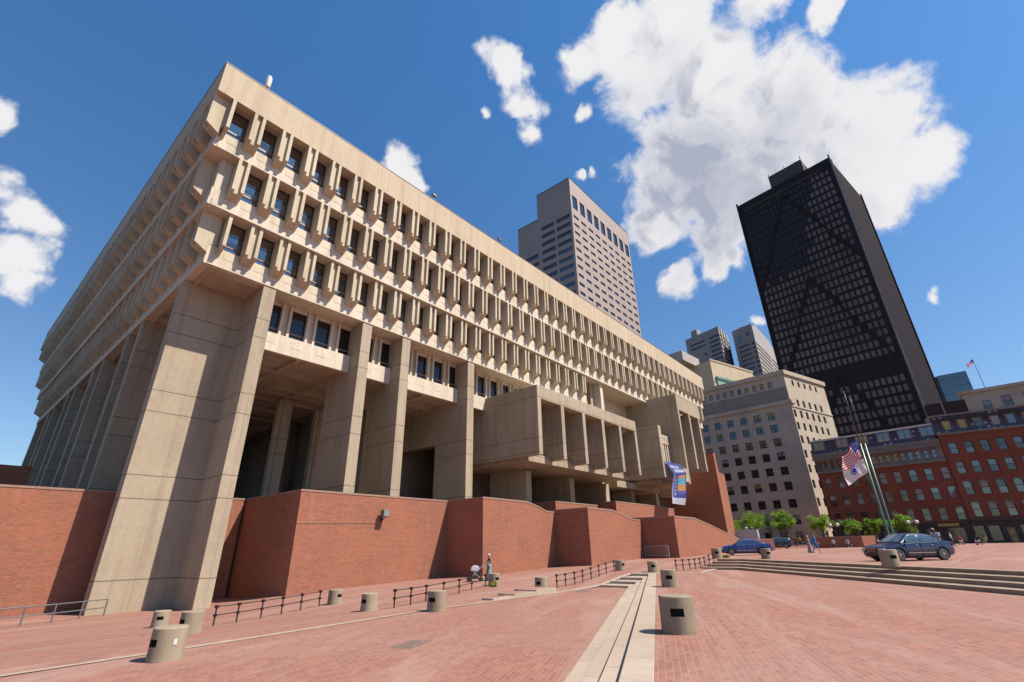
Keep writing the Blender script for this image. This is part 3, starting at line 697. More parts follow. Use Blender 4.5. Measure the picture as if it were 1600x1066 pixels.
# brick stair tower at the far end
root = empty('brick_tower', (90.4, 28, -3), 0, 'tall dark brick stair tower with a stepped top beside the beige office block', 'brick tower')
inv = Matrix.Translation((-90.4, -28, 3)); f = lambda a, p, q: (p, a, q)
m = MB(); m.extr([(90.0, -3), (90.0, 15.2), (90.9, 15.2), (91.3, 11.9), (94.2, 11.7), (94.2, -3)], 28, 38, f); m.xf(inv).build('masonry', BRICK, root)
m = MB(); m.tube((90.1+.0, 33, 4.3), (90.0-.5, 33, 4.3), .05); m.box(89.2, 89.7, 32.7, 33.3, 4.25, 4.5); m.tube((89.93, 33, -2), (89.93, 33, 4.3), .04); m.xf(inv).build('lamp_fitting', STEEL, root)
brick_wall([(-30, 62), (5.5, 62), (5.5, 63), (-30, 63)], 7.6, -5, 'dark shaded brick wall beyond the left wall', coping=False)
# ------------------------------------------------------------------ background buildings
def facade(root, A, ang, ln, z0, z1, wins, depth, mats, bucket, wname='wall'):
    """wall with real openings. A = left end seen from outside, ang = run direction. wins: (s, z, w, h, kind)"""
    d = Vector((math.cos(ang), math.sin(ang))); nin = Vector((-d.y, d.x))
    rl = Vector(root.location)
    S = sorted({0.0, ln} | {max(0, min(ln, round(s+q*w/2, 3))) for s, z, w, h, k in wins for q in (-1, 1)})
    Z = sorted({z0, z1} | {max(z0, min(z1, round(z+q*h/2, 3))) for s, z, w, h, k in wins for q in (-1, 1)})
    rect = [(round(s-w/2, 3), round(s+w/2, 3), round(z-h/2, 3), round(z+h/2, 3)) for s, z, w, h, k in wins]
    P = lambda s, z, o=0: (A[0]+d.x*s+nin.x*o-rl.x, A[1]+d.y*s+nin.y*o-rl.y, z-rl.z)
    m = MB()
    for i in range(len(S)-1):
        sm = (S[i]+S[i+1])/2
        cs = [r for r in rect if r[0] < sm < r[1]]
        # merge vertical runs between openings
        zz = [z0] + sorted(sum([[r[2], r[3]] for r in cs], [])) + [z1]
        for a, b in zip(zz[::2], zz[1::2]):
            if b > a+1e-4: m.add([P(S[i], a), P(S[i+1], a), P(S[i+1], b), P(S[i], b)], [(0,1,2,3)])
    for a, b, c, e in rect:
        m.add([P(a,c), P(b,c), P(b,e), P(a,e), P(a,c,depth), P(b,c,depth), P(b,e,depth), P(a,e,depth)], [(0,4,5,1), (1,5,6,2), (2,6,7,3), (3,7,4,0)])
    m.build(wname, mats, root, fix=False)
    for s, z, w, h, k in wins:
        bucket.append(((A[0]+d.x*s+nin.x*depth*.8, A[1]+d.y*s+nin.y*depth*.8, z), ang, w, h, k))
WCACHE = {}
GL = {'dark': noisy('office_glass_dark', (.03,.03,.035), .08, .5, .4, spec=.8, ior=1.7),
      'sky': noisy('office_glass_sky', (.04,.075,.12), .05, .6, .35, spec=.9, ior=1.85),
      'pale': noisy('office_glass_blind', (.40,.38,.36), .25, .3, 1.0),
      'warm': noisy('office_glass_lamp', (.50,.42,.12), .3, .3, 1.0),
      'dim': noisy('office_glass_dim_reflection', (.06,.055,.06), .25, .5, .03, spec=.3, ior=1.45),
      'grey': noisy('office_glass_grey', (.27,.22,.21), .35, .7, .03, spec=.3, ior=1.45)}
SASH = {'dark': noisy('dark_sash', (.05,.04,.04), .5, .2, 3), 'wood': noisy('brown_sash', (.12,.08,.06), .5, .2, 3)}
STONEW = noisy('window_stone', (.27,.17,.13), .8, .2, 2)
def window_mesh(w, h, kind):
    key = (round(w, 2), round(h, 2), kind)
    if key in WCACHE: return WCACHE[key]
    style, glass = kind.split(':')[:2]
    low = kind.split(':')[2] if kind.count(':') > 1 else glass
    m = MB(); a = w/2; b = h/2; mi = {}
    mats = [SASH['dark'], GL[glass], GL[low], STONEW]
    if style == 'strip':
        m.add([(-a,0,-b),(a,0,-b),(a,0,b),(-a,0,b)], [(0,1,2,3)], 1)
    elif style == 'plain':
        f = .08; m.add([(-a,.02,-b),(a,.02,-b),(a,.02,b),(-a,.02,b)], [(0,1,2,3)], 1)
        for x0, x1, y0, y1 in ((-a,-a+f,-b,b),(a-f,a,-b,b),(-a+f,a-f,-b,-b+f),(-a+f,a-f,b-f,b)): m.box(x0,x1,-.05,.01,y0,y1,0)
    else:
        f = .09
        m.add([(-a,.02,-b),(a,.02,-b),(a,.02,0),(-a,.02,0)], [(0,1,2,3)], 2); m.add([(-a,.02,0),(a,.02,0),(a,.02,b),(-a,.02,b)], [(0,1,2,3)], 1)
        for x0, x1, y0, y1 in ((-a,-a+f,-b,b),(a-f,a,-b,b),(-a+f,a-f,-b,-b+f),(-a+f,a-f,b-f,b),(-a+f,a-f,-f/2,f/2)): m.box(x0,x1,-.05,.01,y0,y1,0)
        if style == 'double': m.box(-f*.8,f*.8,-.06,.0,-b+f,-f/2,0); m.box(-f*.8,f*.8,-.06,0,f/2,b-f,0)
        if style in ('hood', 'hood2'):
            m.box(-a-.14, a+.14, -.42, -.24, b-.02, b+.16, 3); m.box(-a-.1, a+.1, -.40, -.24, -b-.12, -b, 3)
        if style == 'arch':
            n = 10; r = a
            for i in range(n):
                t0 = PI*i/n; t1 = PI*(i+1)/n
                p = lambda t, q: (q*math.cos(t), b-r+q*math.sin(t))
                x0, z0_ = p(t0, r+.22); x1, z1_ = p(t1, r+.22); x2, z2_ = p(t1, r); x3, z3_ = p(t0, r)
                m.add([(x0,-.34,z0_),(x1,-.34,z1_),(x2,-.34,z2_),(x3,-.34,z3_),(x0,-.20,z0_),(x1,-.20,z1_),(x2,-.20,z2_),(x3,-.20,z3_)], [(3,2,1,0),(0,1,5,4),(2,3,7,6)], 3)
                # corner infill
                cx = a if i < n/2 else -a
                m.add([(x3,-.21,z3_),(x2,-.21,z2_),(cx,-.21,b)], [(0,1,2)], 4)
            mats = mats + [None]
    me = (m, mats); WCACHE[key] = me; return me
def put_windows(root, bucket, infill=None, n=100, name='window'):
    rl = Vector(root.location); bucket = sorted(bucket, key=lambda q: Vector(q[0]).length); done = {}
    rest = MB(); rmats = []
    for i, (p, ang, w, h, k) in enumerate(bucket):
        m, mats = window_mesh(w, h, k); mats = [infill if q is None else q for q in mats]
        if i < n:
            key = (round(w,2), round(h,2), k)
            if key not in done: done[key] = m.mesh(name, mats, fix=False)
            inst(name, done[key], root, Vector(p)-rl, ang)
        else:
            M = Matrix.Translation(Vector(p)-rl) @ Matrix.Rotation(ang, 4, 'Z'); b = len(rest.v)
            rest.v += [tuple(M @ Vector(v)) for v in m.v]; rest.f += [tuple(j+b for j in f) for f in m.f]
            for j in m.m:
                if mats[j] not in rmats: rmats.append(mats[j])
                rest.m.append(rmats.index(mats[j]))
    if rest.v: ro = rest.build(name, rmats, root, fix=False); ro['kind'] = 'stuff'
def seg(A, ang, s, o=0): return (A[0]+math.cos(ang)*s-math.sin(ang)*o, A[1]+math.sin(ang)*s+math.cos(ang)*o)
def bar(root, name, A, ang, s0, s1, out, inn, z0, z1, mat, bevel=0):
    rl = Vector(root.location); m = MB()
    p = [seg(A, ang, s0, -out), seg(A, ang, s1, -out), seg(A, ang, s1, inn), seg(A, ang, s0, inn)]
    m.prism(p, z0, z1); m.xf(Matrix.Translation(-rl)); return m.build(name, mat, root, bevel=bevel)
rad = math.radians

# --- beige office block (limestone)
LIME = noisy('limestone', (.66,.54,.41), .85, .24, .25, bump=.1)
D0 = Vector((142.1, 21.7)); aL = rad(84.1-180); aR = rad(-17.0)
LL = 36; AL = (D0.x+math.cos(rad(84.1))*LL, D0.y+math.sin(rad(84.1))*LL)
r_ = empty('office_block', (D0.x, D0.y, -1), 0, 'beige limestone office block with rows of paired windows and a dark attic floor', 'building')
bk = []; wl = []
rows_z = [31.6, 28.2, 24.6, 20.9, 17.2, 13.4, 9.1, 5.2, 1.4]
random.seed(3)
for i, z in enumerate(rows_z):
    for j in range(9):
        s = LL - (5.5+3.73*j)
        wl.append((s, z, 1.9, 2.1, 'double:' + random.choice(['dark','dark','pale','dark','warm' if random.random() < .3 else 'dark']) + ':dark'))
for j in range(14): wl.append((LL-(4.0+2.1*j), 40.2, 1.15, 1.7, 'plain:' + random.choice(['pale','warm','pale','dark'])))
facade(r_, AL, aL, LL, -1.2, 43.0, wl, .45, LIME, bk)
wl = []
for i, z in enumerate(rows_z):
    for j in range(6): wl.append((1.0+3.1*j+(.0), z, 1.25, 2.0, 'sash:' + random.choice(['sky','dark','sky','pale']) + ':dark'))
for j in range(5): wl.append((3.9+3.1*j, 40.5, 1.1, 1.6, 'plain:dark'))
for j in range(5): wl.append((3.9+3.1*j, 34.8, 1.2, 1.9, 'sash:sky:dark'))
facade(r_, D0, aR, 21.6, -1.2, 43.0, wl, .4, LIME, bk)
put_windows(r_, bk)
DARKLIME = noisy('grey_stone_band', (.37,.30,.26), .85, .25, .3)
bar(r_, 'roof', D0, aR, 0, 21.6, 0, 30, 42.7, 43.0, SOFFIT)
bar(r_, 'attic_band', AL, aL, 0, LL-.02, .1, .0, 35.2, 38.9, DARKLIME)
bar(r_, 'belt_course', AL, aL, 0, LL, .55, 0, 34.2, 35.2, LIME); bar(r_, 'belt_course', D0, aR, -.4, 1.6, .55, 0, 34.2, 35.2, LIME)
bar(r_, 'cornice', AL, aL, 0, LL, .45, .3, 42.4, 43.6, LIME); bar(r_, 'cornice', D0, aR, -.4, 22, .45, .3, 42.4, 43.6, LIME)
bar(r_, 'belt_course', D0, aR, 0, 21.6, .2, 0, 33.3, 33.6, LIME)
bar(r_, 'core', D0, aR, .6, 21, -.6, 30, -1.2, 42.6, DARKC)
# penthouse block behind with green bay
p0 = Vector((166.1, 46.8)); r_ = empty('office_penthouse', (p0.x, p0.y, 40), 0, 'blank tan rooftop block with a mint green bay, behind the beige office block', 'building')
bar(r_, 'wall', p0, aR, 0, 26, 0, 16, 36, 60.0, PARAPET); bar(r_, 'parapet', p0, aR, -.2, 26.2, .2, .4, 60.0, 60.6, LIME)
GREEN = noisy('patina_green', (.33,.52,.44), .6, .15, .6)
bar(r_, 'green_bay', p0, aR, 1.6, 11.5, .5, 0, 44, 53.2, GREEN); bar(r_, 'green_cornice', p0, aR, 1.2, 12, .9, 0, 53.2, 54.0, noisy('patina_dark', (.12,.34,.28), .6, .2, 1))
for s in (4.2, 6.6, 9.4): bar(r_, 'window', p0, aR, s-.55, s+.55, .56, 0, 48.6, 50.8, GL['dark'])
bar(r_, 'rooftop_box', p0, rad(84.1), 6, 15, 5, 8, 60.0, 63.5, noisy('pale_roof_box', (.55,.50,.45), .8, .2, 1))
h0 = (185, 41.8); r_ = empty('low_roof_house', (h0[0], h0[1], 40), 0, 'plain tan rooftop with a pale sloping edge between the beige office and the black tower', 'building')
bar(r_, 'wall', h0, aR, -2, 20, 0, 12, 36, 58.5, PARAPET); bar(r_, 'coping', h0, aR, -2.3, 20.3, .3, 12.3, 58.5, 59.1, LIME)

# --- pink granite tower behind the hall
PINK = noisy('pink_granite', (.50,.395,.355), .7, .14, .08)
A0 = (172.3, 101.6); r_ = empty('pink_tower', (A0[0], A0[1], -1), 0, 'pink-brown office tower with small window strips rising behind the concrete hall', 'skyscraper')
bk = []; wl = []
W9 = 66.5
for j in range(9): wl.append((4.0+7.3*j, 167.0, 4.9, 8.6, 'strip:dark'))
z = 157.5; i = 0
while z > 70:
    for j in range(9):
        k = 'strip:sky' if i < 8 or j > 4 or i > 16 else 'strip:dark'
        if not (i == 0 and j > 20): wl.append((4.0+7.3*j, z, 4.9, 1.75, k))
    z -= 5.05; i += 1
facade(r_, A0, 0.0, W9, -1, 182, wl, .5, PINK, bk)
wl = []; z = 157.5
AN = (A0[0], A0[1]+21.8)
while z > 70: wl += [(21.8-5.6, z, 8.6, 2.3, 'strip:sky' if z < 140 else 'strip:dark'), (21.8-15.6, z, 8.6, 2.3, 'strip:dark')]; z -= 5.05
facade(r_, AN, rad(-90), 21.8, -1, 182, wl, .5, PINK, bk)
wl = []; z = 142.3
while z > 70: wl.append((14.2-6.9, z, 12.6, 2.3, 'strip:dark')); z -= 5.05
facade(r_, (A0[0], A0[1]+36), rad(-90), 14.2, -1, 165.5, wl, .5, PINK, bk)
put_windows(r_, bk)
bar(r_, 'roof', A0, 0, .0, W9, 0, 21.8, 181.5, 182.0, PINK); bar(r_, 'roof', (A0[0], A0[1]+21.8), 0, .0, W9, 0, 14.2, 165.0, 165.5, PINK)
bar(r_, 'core', A0, 0, .9, W9-.3, -.9, 21.2, -1, 181.4, DARKC); bar(r_, 'core', (A0[0], A0[1]+21.8), 0, .9, W9-.3, 0, 13.6, -1, 165.0, DARKC)
bar(r_, 'side_wall', (A0[0]+W9, A0[1]), rad(90), .0, 21.8, 0, .25, -1, 182, PINK); bar(r_, 'back_wall', A0, 0, 0, W9, -21.8, 22.0, 166, 182, PINK)

# --- black tower
BLK = noisy('black_steel', (.040,.035,.037), .7, .25, .1, spec=.12)
BLK2 = noisy('black_steel_side', (.035,.028,.034), .9, .15, .1, spec=.05)
B0 = Vector((229.9, -6.8)); LB = 44.8; aBL = rad(79.3-180); AB = (B0.x+math.cos(rad(79.3))*LB, B0.y+math.sin(rad(79.3))*LB); aBR = rad(-10.9)
r_ = empty('black_tower', (B0.x, B0.y, -1), 0, 'tall black steel skyscraper with diagonal bracing and a boxy rooftop penthouse', 'skyscraper')
bk = []; wl = []
NC = 20; cw = (LB-3.0)/NC; z = 160.5; tiers = [(161, 113), (113, 65), (65, 17)]
while z > 22:
    for j in range(NC):
        s = 1.5+cw*(j+.5); t_ = [q for q in tiers if q[0] >= z > q[1]][0] if z <= 161 else tiers[0]
        f_ = (t_[0]-z)/(t_[0]-t_[1]); mid = LB/2
        onbr = abs(abs(s-mid) - f_*(LB/2-1.5)) < .75
        belt = 58 < z < 66
        if not onbr and not belt: wl.append((s, z, cw*.70, 2.75, 'strip:grey' if (z < 118+random.uniform(-5,5) or s > LB*.52 + (z-118)*.25+random.uniform(-2.5,2.5)) else 'strip:dim'))  # tower's reflections put into pane tones: dim at upper left, grey elsewhere
    z -= 3.95
facade(r_, AB, aBL, LB, -1, 167.8, wl, .25, BLK, bk)
put_windows(r_, bk)
for a, b in tiers:
    for q in (-1, 1):
        m = MB(); p = Vector((*seg(AB, aBL, LB/2, -.06), a)); e_ = Vector((*seg(AB, aBL, LB/2+q*(LB/2-1.5), -.06), b)); m.tube(p, e_, .42, n=4)
        m.xf(Matrix.Translation(-Vector(r_.location))); m.build('brace', BLK, r_)
bar(r_, 'core', B0, aBR, .4, 44, -.6, 43.8, -1, 167.0, DARKC); bar(r_, 'side_wall', B0, aBR, .0, 44.7, .0, .35, -1, 167.8, BLK2)
bar(r_, 'roof', B0, aBR, 0, 44.7, 0, 44.8, 166.9, 167.6, BLK)
for i in range(1, 5): bar(r_, 'corner_rail', B0, aBR, -.35 if i == 1 else (.0, .9, 2.6, 44.3)[i-1], (.1, .3, 1.15, 2.85, 44.9)[i], .55, 0, -1, 169.2 if i in (1, 4) else 167.8, noisy('steel_rail', (.13,.11,.11), .45, .2, .3) if i < 4 else BLK)
bar(r_, 'corner_rail', AB, aBL, -.3, .5, .5, 0, -1, 169.0, BLK)
bar(r_, 'louvre_band', AB, aBL, 3, 40, .06, 0, 162.6, 163.9, DARKC)
bar(r_, 'penthouse', AB, aBL, LB-27, LB-11, -1.5, 4, 167.7, 176.2, noisy('penthouse_steel', (.09,.07,.065), .7, .3, .4))
bar(r_, 'penthouse', AB, aBL, LB-26.8, LB-11.2, -4.02, 22, 167.7, 176.0, BLK)
for s, h_ in ((11.2, 178.6), (14, 177), (19, 177.8), (23, 177), (26.7, 178)): 
    m = MB(); x, y = seg(B0, rad(79.3), s, -2); m.tube((x, y, 175.8), (x, y, h_), .16); m.tube((x-.5, y, h_-.6), (x+.5, y, h_-.6), .1); m.xf(Matrix.Translation(-Vector(r_.location))); m.build('antenna', BLK, r_)

# --- pair of pale towers with balcony bands
PALE = noisy('pale_concrete', (.50,.46,.44), .8, .15, .1)
def pale_tower(C0, ll, lr, zt, label, blank, low=60):
    r_ = empty('pale_tower', (C0[0], C0[1], -1), 0, label, 'skyscraper', 'pale towers with balcony bands'); bk = []
    aL = rad(72-180); AL = (C0[0]+math.cos(rad(72))*ll, C0[1]+math.sin(rad(72))*ll)
    wl = []; z = zt-blank
    while z > low:
        wl.append((lr*.32, z, lr*.60, 1.5, 'strip:dark')); wl.append((lr*.82, z, lr*.3, 1.5, 'strip:dark')); z -= 3.3
    facade(r_, C0, 0.0, lr, -1, zt, wl, 1.0, PALE, bk); nr = len(bk)
    wl = []; z = zt-blank+.2; n = 0
    while z > low:
        if ll > 20:
            wl += [(ll-4.6, z, 7.6, 1.5, 'strip:dark')]
            if n < 2: wl.append((ll*.35, z, 12, 1.4, 'strip:dark'))
            elif n % 2: wl += [(ll-13, z, 1.6, 1.6, 'plain:dark'), (3, z, 1.6, 1.6, 'plain:dark')]
        else: wl += [(ll-1.5, z, 2.2, 1.5, 'strip:dark'), (ll*.45, z, ll*.55, 1.5, 'strip:dark')]
        z -= 3.3; n += 1
    facade(r_, AL, aL, ll, -1, zt, wl, .8, PALE, bk); put_windows(r_, bk)
    bar(r_, 'core', C0, 0, 1.6+ll*.32, lr-.3, -1.3, ll*.9, -1, zt-.6, DARKC); bar(r_, 'roof', C0, 0, ll*.31, lr, -1.4, ll*.9, zt-.5, zt, PALE)
    bar(r_, 'side_wall', (C0[0]+lr, C0[1]), rad(90), 0, ll*.9, 0, .3, -1, zt, PALE)
    return r_
r_ = pale_tower((320, 80.5), 27.8, 22, 138.5, 'left pale tower with banded balconies and a blank north wall', 6.5)
bar(r_, 'rooftop_box', (320, 80.5), rad(72), 17, 22, 4, 0, 138.5, 143, PALE)
for i in range(3): bar(r_, 'parapet_fin', (320, 80.5), 0, 3+6*i, 4.4+6*i, .5, 0, 127, 138, PALE)
r_ = pale_tower((324.4, 60.4), 14.8, 62, 135.7, 'right pale tower with banded balconies, partly behind the black tower', 14)
bar(r_, 'window', (324.4+14.8*math.cos(rad(72)), 60.4+14.8*math.sin(rad(72))), rad(72-180), 3.2, 6.4, .05, 0, 125, 130.5, GL['sky'])
bar(r_, 'window', (324.4+14.8*math.cos(rad(72)), 60.4+14.8*math.sin(rad(72))), rad(72-180), 9.6, 11.8, .05, 0, 128, 130.8, GL['dark'])
bar(r_, 'step_block', (324.4, 60.4), 0, 18, 62, -2, 12, 135.7, 142.5, PALE)
for s in (26, 34): bar(r_, 'window', (324.4, 60.4), 0, s, s+4, -1.94, 2.2, 128 if s == 26 else 124, 139 if s == 26 else 133, GL['dark'])

# --- blue glass tower
BLUEG = noisy('blue_curtain_glass', (.05,.17,.27), .12, .3, .04, spec=.9, ior=1.8)
BLUES = noisy('blue_side_glass', (.02,.07,.12), .2, .3, .05)
r_ = empty('glass_tower', (299.5, -17.9, -1), 0, 'blue glass tower peeking between the black tower and the brick row', 'skyscraper')
bar(r_, 'curtain_wall', (299.4, -18.2), rad(-93), 0, 10.6, .3, .02, -1, 72.6, BLUEG); bar(r_, 'body', (299.4, -18.2), rad(-93), -2.2, 10.55, -.02, 12, -1, 72.4, BLUES)
for i in range(7): bar(r_, 'mullion', (299.4, -18.2), rad(-93), 1.3+1.4*i, 1.36+1.4*i, .36, 0, -1, 72.6, BLUES)
for i in range(6): bar(r_, 'floor_line', (299.4, -18.2), rad(-93), 0, 10.6, .35, 0, 52+3.6*i, 52.12+3.6*i, BLUES)

# --- row of old brick buildings (the crescent)
random.seed(11)
SC = 1.22
MANS = None
m_, t_, b_ = material('patterned_slate', (.10,.09,.11), .7)
g_ = t_.new('ShaderNodeNewGeometry'); vo = t_.new('ShaderNodeTexVoronoi'); t_.inp(vo.inputs['Vector'], g_.outputs['Position']); vo.inputs['Scale'].default_value = 1.05; vo.inputs['Randomness'].default_value = .35
t_.l.new(t_.mix(t_.math('LESS_THAN', vo.outputs['Distance'], .24), (.055,.05,.07), (.30,.27,.27)), b_.inputs['Base Color']); MANS = m_
GREYST = noisy('grey_painted_stone', (.27,.235,.20), .8, .2, .5); SHOPM = noisy('dark_shopfront', (.055,.045,.04), .6, .3, 1)
CE = (118.2, -4.0); aE = rad(83-180); LE = 17.3*SC; AE = (CE[0]+math.cos(rad(83))*LE, CE[1]+math.sin(rad(83))*LE)
GK = ['sash:sky:sky','sash:sky:dark','sash:pale:dark','sash:dark:dark','sash:pale:pale','sash:sky:pale']
r_ = empty('brick_row_house', (CE[0], CE[1], -.8), 0, 'red brick block with a grey arched attic and slate mansard, behind the flagpoles', 'building'); bk = []
wl = []
for ri, z in enumerate((9.1, 6.35, 3.45)):
    for j in range(9):
        s = (17.2-(15.95-1.93*j))*SC
        kk = random.choice(GK[:5] if j > 2 else ['sash:dark:dark','sash:pale:dark','sash:dark:pale']); kk = kk if ri < 2 else kk.replace('sash', 'hood')
        wl.append((s, z*SC, 1.2, 2.15, kk))
facade(r_, AE, aE, LE, 2.1*SC, 10.8*SC, wl, .28, BRICK_OLD, bk)
wl = [((17.2-(16.5-.97*j))*SC, 12.05*SC, .78, 1.55, 'arch:' + ('sky' if j > 4 else 'dark')) for j in range(17)]
facade(r_, AE, aE, LE, 10.8*SC, 13.0*SC, wl, .3, GREYST, bk, 'attic_wall')
wl = [(LE*.5-7.6+(3.2)*j, .75, 2.3, 2.4, random.choice(['plain:dark','plain:pale','plain:dark'])) for j in range(6)]
facade(r_, AE, aE, LE, -1.2, 2.1*SC, wl, .3, SHOPM, bk, 'shopfront')
put_windows(r_, bk, GREYST)
bar(r_, 'ledge', AE, aE, 0, LE, .35, 0, 10.75*SC, 11.1*SC, GREYST); bar(r_, 'cornice', AE, aE, -.2, LE, .6, 0, 13.0*SC, 13.3*SC, GREYST); bar(r_, 'cornice', AE, aE, -.1, LE, .3, 0, 13.3*SC+.003, 14.1*SC, GREYST)
bar(r_, 'shop_cornice', AE, aE, 0, LE, .3, 0, 2.0*SC, 2.25*SC, SHOPM)
def mansard(root, A, ang, s0, s1, z0, z1, back, mat, cap):
    rl = Vector(root.location); m = MB(); f = lambda a, p, q: (*seg(A, ang, a, p), q)
    m.extr([(0, z0), (back, z1), (back+4, z1), (back+4, z0)], s0, s1, f); m.xf(Matrix.Translation(-rl)).build('mansard_roof', mat, root)
    bar(root, 'roof_edge', A, ang, s0-.1, s1+.1, -back+.35, back+4, z1, z1+.35, cap)
LEADM = noisy('pale_lead', (.80,.75,.70), .6, .2, .5)
mansard(r_, AE, aE, 0, LE-.3, 14.1*SC, 16.3*SC, .9, MANS, LEADM)
def dormer(root, A, ang, s, z, w_, h_, n, mat, glass, off=.35):
    bar(root, 'dormer', A, ang, s-w_/2-.15, s+w_/2+.15, -off+.1, 1.6, z-h_/2-.15, z+h_/2+.2, mat)
    for i in range(n):
        a = s-w_/2+w_*i/n+.06; bar(root, 'dormer_window', A, ang, a, a+w_/n-.12, -off+.16, 0+off, z-h_/2, z+h_/2, glass)
for i, s in enumerate((15.9, 12.4, 9.5, 6.5, 3.7, .9)): dormer(r_, AE, aE, (17.2-s)*SC, 15.4*SC, 1.9, 1.5, 2, GREYST, GL['sky'] if i > 1 else GL['pale'])
bar(r_, 'core', AE, aE, .3, LE, -.5, 12, -1, 14*SC, DARKC); bar(r_, 'side_wall', AE, aE, 0, .25, 0, 14, -1, 14*SC, BRICK_OLD)
# right hand block
aF = rad(-82.9); CF = CE; LF = 30
r_ = empty('brick_row_house', (CF[0], CF[1], -.9), 0, 'darker red brick block with dormers and shopfronts at the right edge', 'building'); bk = []
wl = []
for ri, (z, st_, h_) in enumerate(((12.5, 'sash', 2.0), (9.7, 'sash', 2.15), (6.8, 'arch', 2.35), (3.85, 'arch', 2.45))):
    for j in range(13):
        g1 = random.choice(['sky','sky','pale','dark','dark']); wl.append(((1.35+1.8*j)*SC, z*SC, 1.2, h_, st_ + ':' + g1 + ':' + random.choice(['sky','dark','dark'])))
facade(r_, CF, aF, LF, 2.4*SC, 14.6*SC, wl, .3, BRICK_OLD, bk)
wl = [((.9+2.0*j), .85, 1.55, 2.5, random.choice(['plain:dark','plain:pale','plain:dark'])) for j in range(14) if j not in (2,)]
facade(r_, CF, aF, LF, -1.2, 2.4*SC, wl, .35, SHOPM, bk, 'shopfront')
put_windows(r_, bk, BRICK_OLD)
DOORM = noisy('orange_oak_door', (.42,.20,.05), .5, .2, 3)
dr = bar(r_, 'door', CF, aF, 4.35, 5.35, .06, .1, -.95, 1.7, DOORM)
for z in (-.5, .55): bar(r_, 'door_pane', CF, aF, 4.55, 5.15, .10, 0, z, z+.75, GL['dark'])
bar(r_, 'shop_cornice', CF, aF, 0, LF, .35, 0, 2.3*SC, 2.6*SC, SHOPM); bar(r_, 'cornice', CF, aF, 0, LF, .35, 0, 14.5*SC, 14.8*SC, GREYST); bar(r_, 'belt_course', CF, aF, 3.6, LF, .12, 0, 11.0*SC, 11.25*SC, BRICK_OLD)
for j in range(9): bar(r_, 'sign_stud', CF, aF, 4.2+.35*j, 4.32+.35*j, .4, 0, 2.42*SC, 2.5*SC, STONEW)
mansard(r_, CF, aF, 0, LF, 14.8*SC, 17.4*SC, 1.0, MANS, GREYST)
for i, s in enumerate((1.6, 3.4, 5.2, 7.1, 8.8, 10.6, 12.4, 14.2)): dormer(r_, CF, aF, s*SC, 15.75*SC, 1.05, 1.8, 1, STONEW, [GL['warm'], GL['warm'], GL['dark'], GL['pale'], GL['sky']][i % 5])
bar(r_, 'core', CF, aF, .3, LF, -.6, 12, -1, 17*SC, DARKC); bar(r_, 'end_wall', CF, aF, 0, .25, 0, 14, -1, 14.8*SC, BRICK_OLD)
s_ = empty('shop_sign', (112.2, .6, 2.1), rad(-97), 'yellow shop sign board over a shopfront of the arched brick block', 'shop sign')
m = MB(); m.box(-1.45, 1.45, -.1, .0, -.25, .25); o_ = m.build('board', noisy('yellow_board', (.55,.40,.10), .6, .2, 3), s_)
s_.location = (*seg(AE, aE, LE-2.9, -.35), 2.35); s_.rotation_euler = (0, 0, aE)
BRW = noisy('rusty_cladding', (.075,.028,.022), .8, .3, .5)
r_ = empty('rooftop_plant', (129.9, -4.8, 23), 0, 'dark red rooftop plant box above the slate mansard', 'rooftop plant'); bar(r_, 'casing', (129.9, -4.2), rad(-90), 0, 6.4, 0, 4, 18, 26.0, BRW, .05); bar(r_, 'pipe', (129.9, -4.2), rad(-90), 2.6, 2.9, .2, 0, 23.5, 26.3, STEEL)
r_ = empty('stone_building', (159.5, -12.9, 20), 0, 'beige stone building with a curved cornice and a rooftop flag, behind the brick row', 'building'); bk = []
wl = [(4.2, 29.6, 1.5, 2.4, 'sash:sky:dark'), (7.8, 30.0, 1.7, 2.6, 'sash:pale:dark'), (11.6, 30.1, 1.7, 2.6, 'sash:sky:dark'), (15.4, 30.1, 1.7, 2.6, 'sash:pale:dark'), (19.4, 30.1, 1.7, 2.6, 'sash:sky:dark')]
aH = rad(-94); facade(r_, (159.5, -12.4), aH, 24, 8, 33.0, wl, .3, LIME, bk); put_windows(r_, bk)
bar(r_, 'cornice', (159.5, -12.4), aH, -.3, 24, .5, .6, 33.0, 33.7, LIME); bar(r_, 'core', (159.5, -12.4), aH, .3, 24, -.5, 12, 8, 32.9, DARKC); bar(r_, 'side_wall', (159.5, -12.4), aH, 0, .28, 0, 12, 8, 33, LIME)
